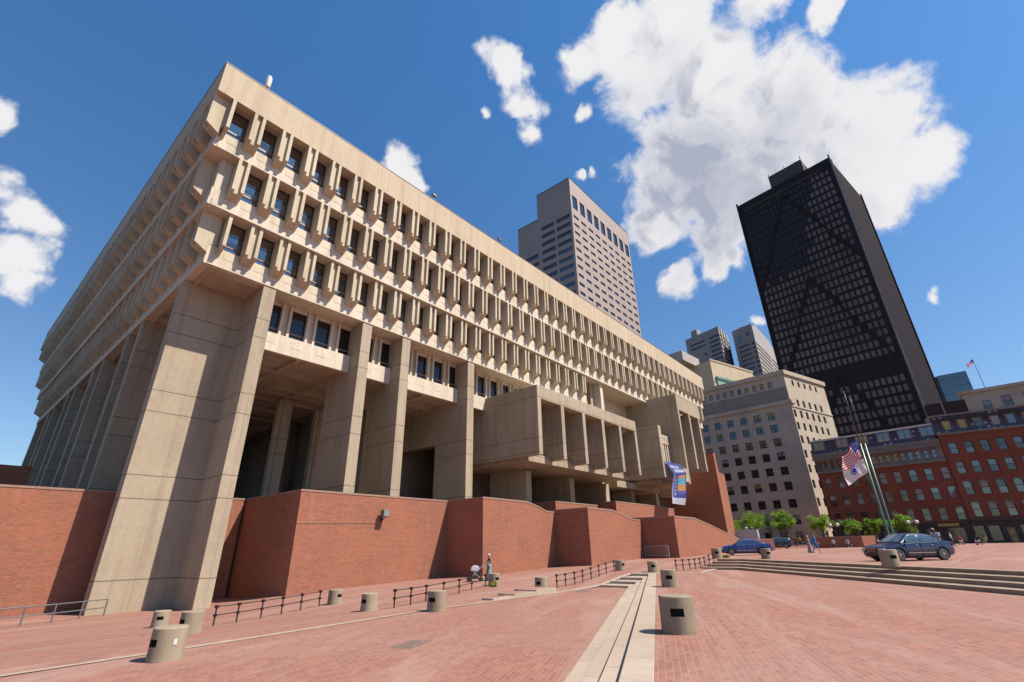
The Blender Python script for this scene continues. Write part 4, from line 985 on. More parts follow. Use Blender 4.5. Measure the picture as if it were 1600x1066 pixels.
# ------------------------------------------------------------------ bollards
def bolt_mesh():
    m = MB(); R = .335; H = .66; n = 48; q0, q1 = .31, .455; hw = .40   # slot: heights and half angle
    rows = [(R+.01, 0), (R+.008, .03), (R, q0), (R, q1), (R-.004, H-.02), (R-.02, H)]
    vs = []; fs = []
    for r, z in rows:
        for i in range(n): t = 2*PI*i/n; vs.append((r*math.cos(t), r*math.sin(t), z))
    slot = [i for i in range(n) if min(i, n-i) < n*hw/(2*PI)+.2]
    sl = sorted([i if i < n/2 else i-n for i in slot])
    cells = [(i % n) for i in sl[:-1]]
    for k in range(len(rows)-1):
        for i in range(n):
            if k == 2 and i in cells: continue
            fs.append((k*n+i, k*n+(i+1) % n, (k+1)*n+(i+1) % n, (k+1)*n+i))
    fs.append(tuple(range((len(rows)-1)*n, len(rows)*n)))
    m.add(vs, fs)
    d = .13; a = cells; b0 = len(m.v)
    for i in cells + [(cells[-1]+1) % n]:
        t = 2*PI*i/n
        for z in (q0, q1): m.v.append(((R-d)*math.cos(t), (R-d)*math.sin(t), z))
    L_ = len(cells)+1
    idx = cells + [(cells[-1]+1) % n]
    for j in range(L_-1):
        i0, i1 = idx[j], idx[j+1]
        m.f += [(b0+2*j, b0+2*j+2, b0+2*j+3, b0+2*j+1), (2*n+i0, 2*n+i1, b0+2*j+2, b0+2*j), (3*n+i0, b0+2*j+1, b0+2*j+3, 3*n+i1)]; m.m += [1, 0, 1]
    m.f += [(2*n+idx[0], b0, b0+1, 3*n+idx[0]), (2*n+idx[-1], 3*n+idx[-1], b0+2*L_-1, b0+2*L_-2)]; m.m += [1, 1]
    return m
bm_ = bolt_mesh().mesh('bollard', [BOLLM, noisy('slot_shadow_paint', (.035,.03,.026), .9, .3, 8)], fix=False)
bm_.polygons.foreach_set('use_smooth', [len(p.vertices) == 4 and abs(p.normal.z) < .5 for p in bm_.polygons])
try: bm_.set_sharp_from_angle(angle=rad(35))
except Exception: pass
BOL = [('large concrete bollard right of the granite steps, nearest on the right', 10.82, 4.68, -1.65, 203, 1.04, 0),
 ('concrete bollard behind the large one, right of the granite steps', 21.8, 9.58, -1.65, 203, 1.03, 0),
 ('concrete bollard peeping over the second bollard beside the steps', 32.5, 15.3, -1.64, 208, 1.04, 0),
 ('large concrete bollard with a small white sticker, lower left', 4.33, 13.50, -2.09, 192, 1.0, 0),
 ('concrete bollard behind the stickered one, in front of the corner pier', 7.9, 26.1, None, 245, .94, 0),
 ('concrete bollard half hidden behind the stickered one, right side', 6.86, 19.7, None, 193, 1.0, 0),
 ('concrete bollard beside the end of the first iron rail fence', 14.7, 24.1, None, 280, 1.0, 0),
 ('small concrete bollard on the stone band between two rail fences', 12.98, 18.68, None, 190, .98, 0),
 ('concrete bollard in the middle of the lower terrace edge', 13.55, 15.22, -2.10, 196, 1.05, 0),
 ('concrete bollard in front of the woman with the stroller', 23.78, 21.6, None, 258, 1.03, 0),
 ('concrete bollard left of the third iron rail fence', 22.95, 17.4, None, 190, 1.02, 0),
 ('concrete bollard at the right end of the third iron rail fence', 33.45, 18.25, None, 252, 1.05, 0),
 ('concrete bollard with yellow flowers at its foot near the blue sedan', 44.6, 15.1, None, 200, 1.2, 0),
 ('concrete bollard at the top corner of the plaza steps', 41.3, 10.4, -1.075, 222, 1.08, 0),
 ('concrete bollard in front of the dark blue sedan', 29.3, 2.2, -1.075, 213, 1.07, 0)]
for i, (lab, x, y, z, rz, s, tl) in enumerate(BOL):
    o = inst('bollard', bm_, None, (x, y, (W(x, y) if z is None else z)-.01), rad(rz), (s, s, s)); tag(o, lab, 'bollard', 'concrete bollards around the plaza')
sp = bpy.data.objects['bollard.003']; stk = MB(); t0 = rad(248-192+26)
for a, b in ((t0-.10, t0), (t0, t0+.10)):
    stk.add([(.345*math.cos(a), .345*math.sin(a), .34), (.345*math.cos(b), .345*math.sin(b), .34), (.345*math.cos(b), .345*math.sin(b), .45), (.345*math.cos(a), .345*math.sin(a), .45)], [(0,1,2,3)])
stk.build('sticker', noisy('white_sticker', (.8,.8,.82), .5, .1, 30), sp)
YEL = noisy('yellow_flower', (.65,.50,.03), .7, .3, 20); GRN = noisy('weed_green', (.10,.20,.03), .8, .3, 20)
def weeds(x, y, z, n, r, label, flw):
    m = MB(); rr = random.Random(int(x*10))
    for _ in range(n):
        a = rr.random()*2*PI; q = r*math.sqrt(rr.random()); h = .04+.16*rr.random(); s = .03+.03*rr.random(); cx, cy = x+q*math.cos(a), y+q*math.sin(a)
        t = rr.random()*PI; dx, dy = s*math.cos(t), s*math.sin(t)
        m.add([(cx-dx, cy-dy, z+h-s), (cx+dx, cy+dy, z+h-s*.6), (cx+dx, cy+dy, z+h+s), (cx-dx, cy-dy, z+h+s*.7)], [(0,1,2,3)], 1 if rr.random() < flw else 0)
        m.add([(cx-.004, cy, z), (cx+.004, cy, z), (cx, cy, z+h)], [(0,1,2)], 0)
    tag(m.build('weeds', [GRN, YEL], fix=False), label, 'plant')
weeds(23.25, 21.15, W(23.3, 21.2), 110, .22, 'small clump of yellow flowers at the foot of the bollard by the stroller', .6)
weeds(45.1, 14.7, W(45.1, 14.8), 160, .4, 'yellow-green weeds beside the bollard near the blue sedan', .45)

# ------------------------------------------------------------------ iron rail fences
def post_mesh():
    m = MB(); m.lathe([(.028, 0), (.03, .18), (.03, .32), (.075, .34), (.085, .40), (.03, .42), (.03, .60), (.075, .62), (.09, .69), (.09, .71), (.0001, .72)], 8); return m
pm = post_mesh().mesh('post', BLACK)
def rail_fence(pts, label, gl='black iron post and rail fences along the walkway'):
    root = empty('rail_fence', (*pts[0], W(*pts[0])), 0, label, 'fence', gl); rl = Vector(root.location)
    for x, y in pts: inst('post', pm, root, Vector((x, y, W(x, y)-.01))-rl)
    for h in (.37, .655):
        m = MB()
        for (a, b), (c, d) in zip(pts, pts[1:]): m.tube(Vector((a, b, W(a, b)+h))-rl, Vector((c, d, W(c, d)+h))-rl, .019, n=6)
        m.build('rail', BLACK, root)
rail_fence([(8.51, 22.2), (9.46, 22.5), (10.61, 22.95), (11.68, 23.36), (12.77, 23.76), (13.89, 24.13)], 'iron rail fence just right of the corner pier, leftmost')
rail_fence([(13.91, 18.26), (14.96, 18.5), (16.2, 18.95), (17.87, 19.6), (19.6, 20.3), (21.2, 20.95), (22.79, 21.4)], 'iron rail fence in front of the stroller, second from the left')
rail_fence([(24.55, 17.5), (25.5, 17.55), (26.54, 17.6), (27.52, 17.65), (28.62, 17.72), (29.74, 17.8), (30.94, 17.95), (32.4, 18.15)], 'iron rail fence in the middle, third from the left')
rail_fence([(33.9, 14.3), (34.6, 14.1), (35.5, 14.0), (36.4, 13.95), (37.3, 13.93), (38.3, 13.95), (39.5, 14.02), (40.7, 14.1)], 'iron rail fence farthest right, leading to the blue sedan')
pts = [(2.6, 34.2), (4.24, 35.0), (5.2, 35.45), (6.2, 35.9), (7.3, 36.4), (8.42, 36.94)]
pts = [(1.5, 33.6), (3.3, 34.3), (4.7, 34.9), (5.9, 35.4), (7.1, 36.1), (8.3, 36.85)]
root = empty('handrail', (*pts[0], W(*pts[0])), 0, 'grey steel handrail in front of the striped brick wall and corner pier', 'handrail'); rl = Vector(root.location)
for x, y in pts: MB().tube(Vector((x, y, W(x, y)-.02))-rl, Vector((x, y, W(x, y)+.82))-rl, .035).build('post', STEEL, root)
for h in (.42, .82):
    m = MB()
    for (a, b), (c, d) in zip(pts, pts[1:]): m.tube(Vector((a, b, W(a, b)+h))-rl, Vector((c, d, W(c, d)+h))-rl, .028)
    m.build('rail', STEEL, root)

# crowd barrier in the passage
bx0, by0, bx1, by1 = 49.75, 24.1, 49.65, 21.5; bz = W(49.6, 22.8)+.02
root = empty('crowd_barrier', (bx0, by0, bz), 0, 'light steel crowd barrier in the shaded gap between two brick walls', 'barrier')
GALV = noisy('zinc_tube', (.50,.46,.46), .4, .2, 4); m = MB(); dx, dy = bx1-bx0, by1-by0
for h in (.22, 1.15): m.tube((0, 0, h), (dx, dy, h), .035)
for q in (0, 1): m.tube((dx*q, dy*q, .0), (dx*q, dy*q, 1.15), .04)
m.build('frame', GALV, root); m = MB()
for i in range(1, 26): m.tube((dx*i/26, dy*i/26, .22), (dx*i/26, dy*i/26, 1.15), .013, n=5)
m.build('bars', GALV, root)
for q in (.12, .88): MB().tube((dx*q-.35, dy*q-.05, 0), (dx*q+.30, dy*q+.05, 0), .03).build('foot', GALV, root)

# floodlight on the brick wall and a thin conduit
root = empty('wall_floodlight', (22.75, 32.2, 2.3), 0, 'square grey floodlight on a bracket on the broad brick wall', 'floodlight')
GREYF = noisy('weathered_grey_housing', (.20,.21,.18), .5, .4, 14)
MB().box(-.26, .26, -.62, -.22, .02, .52).build('housing', GREYF, root, bevel=.04); MB().box(-.22, .22, -.635, -.62, .06, .47).build('lens', noisy('lens_glass', (.35,.37,.33), .15, .4, 9, spec=.8), root)
m = MB(); m.tube((0, 0, -.15), (0, -.35, -.12), .035); m.tube((0, -.35, -.12), (0, -.42, .06), .035); m.box(-.1, .1, -.03, 0, -.3, 0); m.build('bracket', BLACK, root)
m = MB(); m.tube((16.25, 32.175, 1.75), (22.6, 32.175, 1.9), .014, n=5); tag(m.build('conduit', noisy('conduit', (.45,.28,.22), .6, .2, 4)), 'thin pale conduit running across the broad brick wall to its floodlight', 'conduit')

# ------------------------------------------------------------------ banner
BB = noisy('banner_blue', (.055,.075,.40), .6, .15, .8); BWH = noisy('banner_white', (.74,.72,.80), .6, .12, 1.2); BOR = noisy('banner_orange', (.72,.33,.07), .6, .2, 1.5); BCY = noisy('banner_cyan', (.12,.48,.66), .6, .15, 1.5); BPK = noisy('banner_lilac', (.42,.40,.72), .6, .2, 2)
def thin_cloth(m, f=.45):
    t = NT(m.node_tree); b = t.n['Principled BSDF']; o = t.n['Material Output']; tr = t.new('ShaderNodeBsdfTranslucent'); mx = t.new('ShaderNodeMixShader'); mx.inputs[0].default_value = f
    src = b.inputs['Base Color'].links[0].from_socket; t.l.new(src, tr.inputs[0]); t.l.new(b.outputs[0], mx.inputs[1]); t.l.new(tr.outputs[0], mx.inputs[2]); t.l.new(mx.outputs[0], o.inputs[0])
for q in (BB, BWH, BOR, BCY, BPK): thin_cloth(q, .3)
root = empty('banner', (69.5, 27.4, 5.2), 0, 'blue hanging banner with white lettering and an orange and cyan panel', 'banner'); rl = Vector(root.location)
NU, NV = 40, 72
TLc, TRc, MLc, MRc, BLc, BRc = [Vector(v) for v in ((67.45, 27.92, 11.1), (73.2, 27.92, 11.15), (67.3, 27.15, 8.9), (73.1, 27.1, 9.9), (65.9, 27.1, 5.15), (70.4, 27.1, 5.15))]
MLc = Vector((67.9, 27.1, 9.2))
glyphs = random.Random(5)
def bcol(u, v):
    if v < .30:      # upper fold with two rows of lettering
        if .08 < v < .15 and .10 < u < .68: return 1 if int(u*40) % 3 else 0
        if .18 < v < .26 and .18 < u < .92: return 1 if int(u*40) % 4 else 0
        return 0
    if v > .86: return 1 if not (.88 < v < .97 and (int(u*40)*7+int(v*72)*5) % 11 < 2 and .1 < u < .9) else 4
    if .40 < u < .93:
        if .33 < v < .41: return 2 if not (.355 < v < .375 and .5 < u < .85) else 4
        if .41 < v < .55: return 3
        if .55 < v < .70: return 2
        if .70 < v < .76: return 0 if (int(u*40)) % 5 else 4
    if u < .08: return 4
    if .12 < u < .30 and .36 < v < .80: return 1 if (int(v*72)*5+int(u*40)*3) % 7 < 3 and int(v*72) % 6 < 4 else 0
    return 0
m = MB()
for j in range(NV+1):
    v = j/NV
    for i in range(NU+1):
        u = i/NU
        p = (TLc.lerp(TRc, u).lerp(MLc.lerp(MRc, u), v/.3) if v < .3 else MLc.lerp(MRc, u).lerp(BLc.lerp(BRc, u), (v-.3)/.7))
        p = p + Vector((0, -.10*math.sin(v*7+u*2.5)-.06*math.sin(u*9), 0)); m.v.append(tuple(p-rl))
for j in range(NV):
    for i in range(NU):
        a = j*(NU+1)+i; m.f.append((a, a+NU+1, a+NU+2, a+1)); m.m.append(bcol((i+.5)/NU, (j+.5)/NV))
m.build('cloth', [BB, BWH, BOR, BCY, BPK], root, smooth=True, fix=False)

# ------------------------------------------------------------------ trees
LEAF = []
for i, c in enumerate(((.16,.29,.018), (.24,.38,.03), (.075,.15,.010))):
    m_, t_, b_ = material('leaf', c, .55); b_.inputs['Transmission Weight'].default_value = 0
    tr = t_.new('ShaderNodeBsdfTranslucent'); tr.inputs[0].default_value = (c[0]*1.5, c[1]*1.5, c[2], 1); mx = t_.new('ShaderNodeMixShader'); mx.inputs[0].default_value = .4
    o_ = t_.n['Material Output']; t_.l.new(b_.outputs[0], mx.inputs[1]); t_.l.new(tr.outputs[0], mx.inputs[2]); t_.l.new(mx.outputs[0], o_.inputs[0]); LEAF.append(m_)
BARK = noisy('bark', (.10,.075,.055), .9, .3, 6)
def tree(x, y, z, h, r, seed, label, dense=1.0, mats=None):
    rr = random.Random(seed); root = empty('tree', (x, y, z), 0, label, 'tree', 'young street trees behind the planters')
    tk = MB(); tips = []
    th = h*.42; tk.tube((0, 0, 0), (0, 0, th), .13, .09)
    for k in range(9):
        a = 2*PI*k/9+rr.random()*.5; e0 = Vector((0, 0, th*(.7+.35*rr.random()))); q = r*(.45+.4*rr.random()); e1 = e0 + Vector((q*math.cos(a), q*math.sin(a), (h-th)*(.25+.6*rr.random())))
        tk.tube(e0, e1, .05, .02, 6); tips.append(e1)
        for _ in range(2): e2 = e1+Vector((rr.uniform(-1,1)*r*.35, rr.uniform(-1,1)*r*.35, rr.random()*h*.14)); tk.tube(e1, e2, .02, .008, 5); tips.append(e2)
    tk.tube((0, 0, th), (0, 0, h*.9), .07, .02); tips += [Vector((0, 0, h*q)) for q in (.6, .75, .9)]
    tk.build('trunk', BARK, root)
    cm = MB()
    clumps = [(t + Vector((rr.uniform(-.3,.3), rr.uniform(-.3,.3), rr.uniform(-.2,.3))), rr.uniform(.35, .8)*r*.42, rr.randrange(3)) for t in tips for _ in range(2)]
    for c, cr, mi in clumps:
        for _ in range(int(95*dense)):
            d = Vector((rr.gauss(0,1), rr.gauss(0,1), rr.gauss(0,.7))).normalized()*cr*(rr.random()**.4); p = c+d
            if p.z < th*.62: continue
            s = rr.uniform(.055, .12); n = Vector((rr.gauss(0,1), rr.gauss(0,1), rr.gauss(0,1)+.7)).normalized(); a = n.orthogonal().normalized(); b = n.cross(a)
            t = rr.random()*6; a2 = a*math.cos(t)+b*math.sin(t); b2 = n.cross(a2)
            cm.add([p-a2*s, p-b2*s*.55, p+a2*s, p+b2*s*.55], [(0,1,2,3)], mi if rr.random() < .7 else rr.randrange(3))
    cm.build('crown', mats or LEAF, root, fix=False)
z_ = T3(97)
tree(96.6, 25.9, z_, 5.9, 3.0, 1, 'bushy bright green tree behind the white truck')
tree(97.9, 20.7, z_, 5.5, 1.95, 2, 'upright green tree in front of the beige office corner')
tree(98.4, 15.3, z_, 4.5, 1.7, 3, 'small green tree above the left end of the brick planter')
tree(99.3, 10.9, z_, 4.1, 1.5, 4, 'loose green tree above the middle of the brick planter', .75)
tree(99.8, 8.3, z_, 3.7, 1.25, 5, 'loose green tree at the right end of the brick planter', .75)
tree(99.9, 4.7, z_, 4.4, 1.8, 6, 'round green tree just right of the tall flagpoles')
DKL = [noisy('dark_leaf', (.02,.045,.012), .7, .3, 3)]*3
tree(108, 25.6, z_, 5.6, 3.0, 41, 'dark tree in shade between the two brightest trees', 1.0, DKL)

# ------------------------------------------------------------------ planters, truck, lamps, flagpoles
def planter(poly, zt, label, zb=-1.2):
    root = empty('brick_planter', (poly[0][0], poly[0][1], zb), 0, label, 'planter'); inv = Matrix.Translation((-poly[0][0], -poly[0][1], -zb))
    m = MB(); m.prism(poly, zb, zt-.12); m.xf(inv).build('masonry', BRICK, root)
    cx = sum(p[0] for p in poly)/len(poly); cy = sum(p[1] for p in poly)/len(poly)
    q = [(cx+(x-cx)*1.006, cy+(y-cy)*1.006) for x, y in poly]; m = MB(); m.prism(q, zt-.12, zt); m.xf(inv).build('coping', COPING, root)
planter([(90.6, 15.5), (91.3, 9.4), (94.2, 8.0), (96, 9.5), (96, 15.8)], .72, 'long low brick planter below the small trees, with people sitting on it')
planter([(76.3, 24.4), (77.1, 20.5), (79.2, 18.6), (82, 19.3), (82, 24.4)], .56, 'low brick planter behind the roof of the blue sedan')
root = empty('box_truck', (96.0, 27.4, T3(96)), rad(97), 'plain white box truck half hidden behind the brick walls', 'truck')
WHT = noisy('white_truck_body', (.62,.60,.62), .5, .08, .8)
MB().box(-2.6, 1.4, -1.0, 1.0, .75, 3.0).build('cargo_box', WHT, root, bevel=.05); MB().box(1.45, 3.0, -.95, .95, .5, 2.3).build('cab', WHT, root, bevel=.15)
MB().box(2.2, 2.9, -.96, -.94, 1.4, 2.05).build('side_window', GLASS_D, root)
TYRE = noisy('tyre_rubber', (.018,.018,.018), .85, .2, 9); RIM = noisy('alloy_rim', (.62,.62,.64), .3, .1, 9, metal=.8)
for x in (-1.8, 2.2):
    for s in (-1, 1): m = MB(); m.tube((x, s*.7, .42), (x, s*.98, .42), .42, n=18); m.build('wheel', TYRE, root)
GLOBE, t_, b_ = material('opal_globe', (.85,.83,.80), .35)
def globe_lamp(x, y, label, dirn=(0, 1)):
    root = empty('globe_lamp', (x, y, T3(x)), 0, label, 'street lamp', 'twin globe lamps in front of the brick row'); h = 3.0
    m = MB(); m.lathe([(.16, 0), (.16, .3), (.07, .4), (.055, h), (.04, h+.25)], 12); m.build('post', BLACK, root)
    for s in (-1, 1):
        dx, dy = dirn[0]*.5*s, dirn[1]*.5*s
        m = MB(); m.tube((0, 0, h-.25), (dx, dy, h-.12), .03); m.lathe([(.04, -.14), (.10, .02), (.10, .06)], 10, (dx, dy, h-.05)); m.build('arm', BLACK, root)
        m = MB(); m.lathe([(.001, -.26)] + [(.26*math.cos(a), .26*math.sin(a)) for a in [rad(q) for q in range(-75, 90, 15)]] + [(.001, .26)], 18, (dx, dy, h+.25), capb=False, capt=False); m.build('globe', GLOBE, root, smooth=True)
globe_lamp(94.1, 12.9, 'twin globe lamp left of the tall flagpoles'); globe_lamp(95.0, 3.05, 'twin globe lamp right of the tall flagpoles'); globe_lamp(97.8, 26.6, 'twin globe lamp behind the white truck')
GRP = noisy('green_painted_pole', (.11,.27,.22), .35, .3, 2); GRP2 = noisy('weathered_pole', (.12,.13,.12), .4, .3, 2)
def flagpole(x, y, h, label, tipcol):
    root = empty('flagpole', (x, y, T3(x)), 0, label, 'flagpole', 'tall green flagpoles'); m = MB(); m.lathe([(.19, 0), (.14, 1.5), (.115, 12.3)], 14); m.build('pole', GRP, root, smooth=True)
    m = MB(); m.lathe([(.085, 12.3), (.055, h-2), (.03, h)], 10); m.build('upper_pole', GRP2, root, smooth=True)
    m = MB(); m.lathe([(.001, h), (.12, h+.12), (.001, h+.24)], 10, capb=False, capt=False); m.build('finial', noisy('gilt_ball', (.4,.3,.1), .3, .1, 3, metal=.8), root)
    m = MB(); m.tube((-.16, .05, 1.2), (-.10, .03, h-.3), .012, n=4); m.build('halyard', STEEL, root)
flagpole(74.85, 5.0, 19.1, 'green flagpole flying the striped flag and the white flag', 0)
flagpole(75.2, 4.55, 18.4, 'green flagpole without flags, just right of the one flying flags', 0)
def flag(name, label, P, f_, mats, NU, NV, cat='flag'):
    m = MB()
    for j in range(NV+1):
        for i in range(NU+1): m.v.append(P(i/NU, j/NV))
    for j in range(NV):
        for i in range(NU): a = j*(NU+1)+i; m.f.append((a, a+NU+1, a+NU+2, a+1)); m.m.append(f_((i+.5)/NU, (j+.5)/NV))
    o = m.build(name, mats, smooth=True, fix=False); tag(o, label, cat); return o
RED = noisy('flag_red', (.95,.04,.07), .7, .1, 2); WH = noisy('flag_white', (1.15,1.12,1.12), .7, .05, 2); NAVY = noisy('flag_blue', (.03,.08,.62), .7, .1, 2)
for q in (RED, WH, NAVY): thin_cloth(q, .55)
def PU(u, v):     # hoist on the pole, cloth sagging down and to the left
    top = Vector((74.7, 5.15, 11.75)); q = top + Vector((0, 0, -2.1*v)); q += Vector((-.5*u, 2.15*u+.12*math.sin(u*7+v*2), -1.75*u**1.15)) + Vector((-.22*math.sin(u*9+v*2.2), .16*math.sin(v*5+u*4)*u, .22*math.sin(u*6.5+v)*u)); return tuple(q)
def fU(u, v):
    if u < .40 and v < 7/13:
        i, j = int(u/.40*11), int(v/(7/13)*9*1.0); fu = (u/.40*11) % 1; fv = (v/(7/13)*9) % 1
        return 1 if (i+j) % 2 == 0 and .25 < fu < .8 and .25 < fv < .8 else 2
    return 0 if int(v*13) % 2 == 0 else 1
flag('striped_flag', 'red and white striped flag with a starry blue corner, hanging half-way up the pole', PU, fU, [RED, WH, NAVY], 66, 52)
def PW(u, v):
    q = Vector((74.72, 5.1, 9.55-1.75*v)) + Vector((-.35*u, 2.45*u, -1.0*u-.35*u*v)) + Vector((-.16*math.sin(u*7+v*3), .1*math.sin(v*4)*u, .12*math.sin(u*6)*u)); return tuple(q)
def fW(u, v):
    du, dv = (u-.52)/.16, (v-.42)/.26; r = math.hypot(du, dv)
    if r < 1: return 2 if r > .72 or (abs(du) < .5 and abs(dv) < .55 and abs(du)+abs(dv)*.6 < .62) else 1
    return 1
flag('white_flag', 'white flag with a small blue shield, hanging below the striped flag', PW, fW, [RED, WH, NAVY], 60, 44)
root = empty('rooftop_flagpole', (159.0, -17.4, 33.7), 0, 'thin rooftop flagpole with a small red flag, upper right', 'flagpole')
m = MB(); m.tube((0, 0, 0), (0, 0, 7.6), .07, .04); m.build('pole', GRP2, root)
flag('small_flag', 'tiny red striped flag at the top of the rooftop flagpole', lambda u, v: (159.0-.05*math.sin(u*6), -17.4+1.5*u, 41.1-.9*v-.9*u+.08*math.sin(u*7)), lambda u, v: 2 if u < .4 and v < .5 else (0 if int(v*7) % 2 == 0 else 1), [RED, WH, NAVY], 14, 14)

# ------------------------------------------------------------------ cars
def paint(name, c):
    m, t, b = material(name, c, .25, spec=.7); b.inputs['Coat Weight'].default_value = .35; b.inputs['Coat Roughness'].default_value = .04; b.inputs['Metallic'].default_value = 0
    g = t.new('ShaderNodeNewGeometry'); t.l.new(t.mix(t.math('MULTIPLY', t.noise(g.outputs['Position'], 3, 5, .6), .3), c, tuple(min(1, x*1.5+.01) for x in c)), b.inputs['Base Color']); return m
CHROME = noisy('chrome_trim', (.75,.75,.76), .15, .1, 5, metal=1.0); CGL = noisy('car_glass', (.05,.075,.07), .03, .3, 1, spec=1.0, ior=1.9)
REDL = noisy('tail_lamp_red', (.5,.015,.03), .15, .2, 6, spec=.8); HEADL = noisy('head_lamp_glass', (.55,.58,.62), .08, .2, 6, spec=1)
def car(loc, rz, col, label, Ln=4.9, Wd=1.84, Hh=1.46, suv=False, light=(1,1,1)):
    root = empty('parked_car', loc, rz, label, 'car'); hl = Ln/2; hw = Wd/2
    K = lambda xs, ys, x: float(np.interp(x, xs, ys))
    X = np.array([-1, -.985, -.95, -.88, -.78, -.66, -.52, -.36, -.18, 0, .18, .34, .48, .60, .70, .80, .88, .94, .975, .995, 1])*hl
    fx = X/hl
    bxs = [-1, -.97, -.9, -.6, 0, .35, .5, .9, .97, 1]
    belt = [.86, .93, .97, .98, .93, .91, .88, .76, .66, .58] if not suv else [.95, 1.02, 1.05, 1.05, 1.02, 1.0, 1.0, .92, .82, .7]
    deck = [.88, .97, 1.03, 1.05, .98, .97, .96, .83, .70, .60] if not suv else [.97, 1.05, 1.08, 1.1, 1.08, 1.06, 1.06, .98, .86, .72]
    wid = [.72, .86, .94, 1.0, 1.0, 1.0, .995, .93, .80, .66]; bot = [.45, .34, .25, .2, .19, .19, .19, .2, .25, .32]
    m = MB(); NP = 15
    def ring(f):
        w_ = K(bxs, wid, f)*hw; zb = K(bxs, bot, f); bl = K(bxs, belt, f); dk = K(bxs, deck, f)
        half = [(0, zb), (w_*.80, zb), (w_*.95, zb+.06), (w_*.985, zb+(bl-zb)*.30), (w_, zb+(bl-zb)*.55), (w_*.985, zb+(bl-zb)*.80), (w_*.93, bl), (w_*.80, bl+(dk-bl)*.55), (w_*.45, dk-.01), (0, dk)]
        return half + [(-a, b) for a, b in half[-2:0:-1]]
    rings = [ring(f) for f in fx]; n = len(rings[0])
    for x, rg in zip(X, rings): m.v += [(x, a, b) for a, b in rg]
    for k in range(len(X)-1):
        for i in range(n): m.f.append((k*n+i, k*n+(i+1) % n, (k+1)*n+(i+1) % n, (k+1)*n+i)); m.m.append(0)
    m.f += [tuple(range(n))[::-1], tuple(range((len(X)-1)*n, len(X)*n))]; m.m += [0, 0]
    body = m.build('body', [col], root, smooth=True)
    wr = .335 if not suv else .37; wx = (hl*.60, -hl*.575); cut = MB()
    for x in wx: 
        for s in (-1, 1): cut.tube((x, s*(hw-.30), wr), (x, s*(hw+.2), wr), wr+.055, n=28)
    co = cut.build('cutter', BLACK); co.location = loc; co.rotation_euler = (0, 0, rz)
    bo = body.modifiers.new('b', 'BOOLEAN'); bo.object = co; bo.operation = 'DIFFERENCE'; bo.solver = 'EXACT'
    bpy.context.view_layer.update(); dg = bpy.context.evaluated_depsgraph_get(); me = bpy.data.meshes.new_from_object(body.evaluated_get(dg)); body.modifiers.clear(); body.data = me; bpy.data.objects.remove(co)
    try: me.set_sharp_from_angle(angle=rad(38))
    except Exception: pass
    # greenhouse
    if not suv: gx = [-.70, -.42, -.12, .14, .50]; gz = [1.00, Hh-.06, Hh, Hh-.02, .95]
    else: gx = [-.93, -.84, -.3, .16, .46]; gz = [1.08, Hh-.06, Hh, Hh-.03, 1.05]
    xs_ = np.linspace(gx[0], gx[-1], 25); m = MB(); R = 9; rg = []
    for f in xs_:
        zt = K(gx, gz, f) + (.03*math.sin(PI*(f-gx[0])/(gx[-1]-gx[0]))); zb = K(bxs, belt, f)-.03; w0 = hw*.92*K(bxs, wid, f); tt = max(0.0, (zt-zb)/(Hh-zb)); w1 = w0-.20*tt*hw*1.25
        half = [(w0, zb), ((w0*2+w1)/3+.012, zb+(zt-zb)*.4), (w1+.02, zb+(zt-zb)*.82), (w1*.86, zt-.02*tt), (0, zt+.012*tt)]; rg.append(half + [(-a, b) for a, b in half[-2::-1]])
    n = len(rg[0])
    for f, r_ in zip(xs_, rg): m.v += [(f*hl, a, b) for a, b in r_]
    for k in range(len(xs_)-1):
        for i in range(n-1): m.f.append((k*n+i, k*n+i+1, (k+1)*n+i+1, (k+1)*n+i)); m.m.append(0)
    m.f += [tuple(range(n)), tuple(range((len(xs_)-1)*n, len(xs_)*n))]; m.m += [0, 0]
    m.build('cabin', [col], root, smooth=True)
    def side(f, q, s, lift=.008):
        i = int(np.clip((f-gx[0])/(gx[-1]-gx[0])*24, 0, 23.999)); a = (f-gx[0])/(gx[-1]-gx[0])*24-i
        h0, h1 = rg[i][:5], rg[i+1][:5]; h = [((1-a)*p[0]+a*r[0], (1-a)*p[1]+a*r[1]) for p, r in zip(h0, h1)]
        q2 = q*2; j = min(1, int(q2)); b = q2-j; return (f*hl, s*((1-b)*h[j][0]+b*h[j+1][0]+lift), (1-b)*h[j][1]+b*h[j+1][1])
    spans = [(-.055, .335), (-.44, -.105)] if not suv else [(-.02, .34), (-.42, -.07), (-.84, -.47)]
    if not suv: spans.append((-.535, -.465))
    for s in (-1, 1):
        for a, b in spans:
            m = MB(); Nn = 8
            for i in range(Nn+1):
                f = a+(b-a)*i/Nn
                # windows follow the roof curve: shorter towards the raked ends
                top = .97 if not suv else .95
                for q in (.16, .58, top): m.v.append(side(f, q, s))
            for i in range(Nn):
                for j in range(2): m.f.append((i*3+j, i*3+j+1, i*3+j+4, i*3+j+3)); m.m.append(0)
            m.build('side_window', CGL, root, smooth=True, fix=False)
        m = MB(); f0, f1 = (-.55, .40) if not suv else (-.86, .42)
        for i in range(12):
            p0_, p1_ = side(f0+(f1-f0)*i/12, .08, s, .012), side(f0+(f1-f0)*(i+1)/12, .08, s, .012); m.tube(p0_, p1_, .014, n=4)
        for i in range(12):
            fa, fb = f0+.08+(f1-f0-.10)*i/12, f0+.08+(f1-f0-.10)*(i+1)/12; m.tube(side(fa, .995, s, .01), side(fb, .995, s, .01), .016, n=4)
        m.build('window_trim', CHROME, root)
        for x in ((.09*hl), (-.33*hl)):
            MB().box(x-.09, x+.09, s*(hw*.985), s*(hw+.02), .80, .83).build('door_handle', CHROME, root)
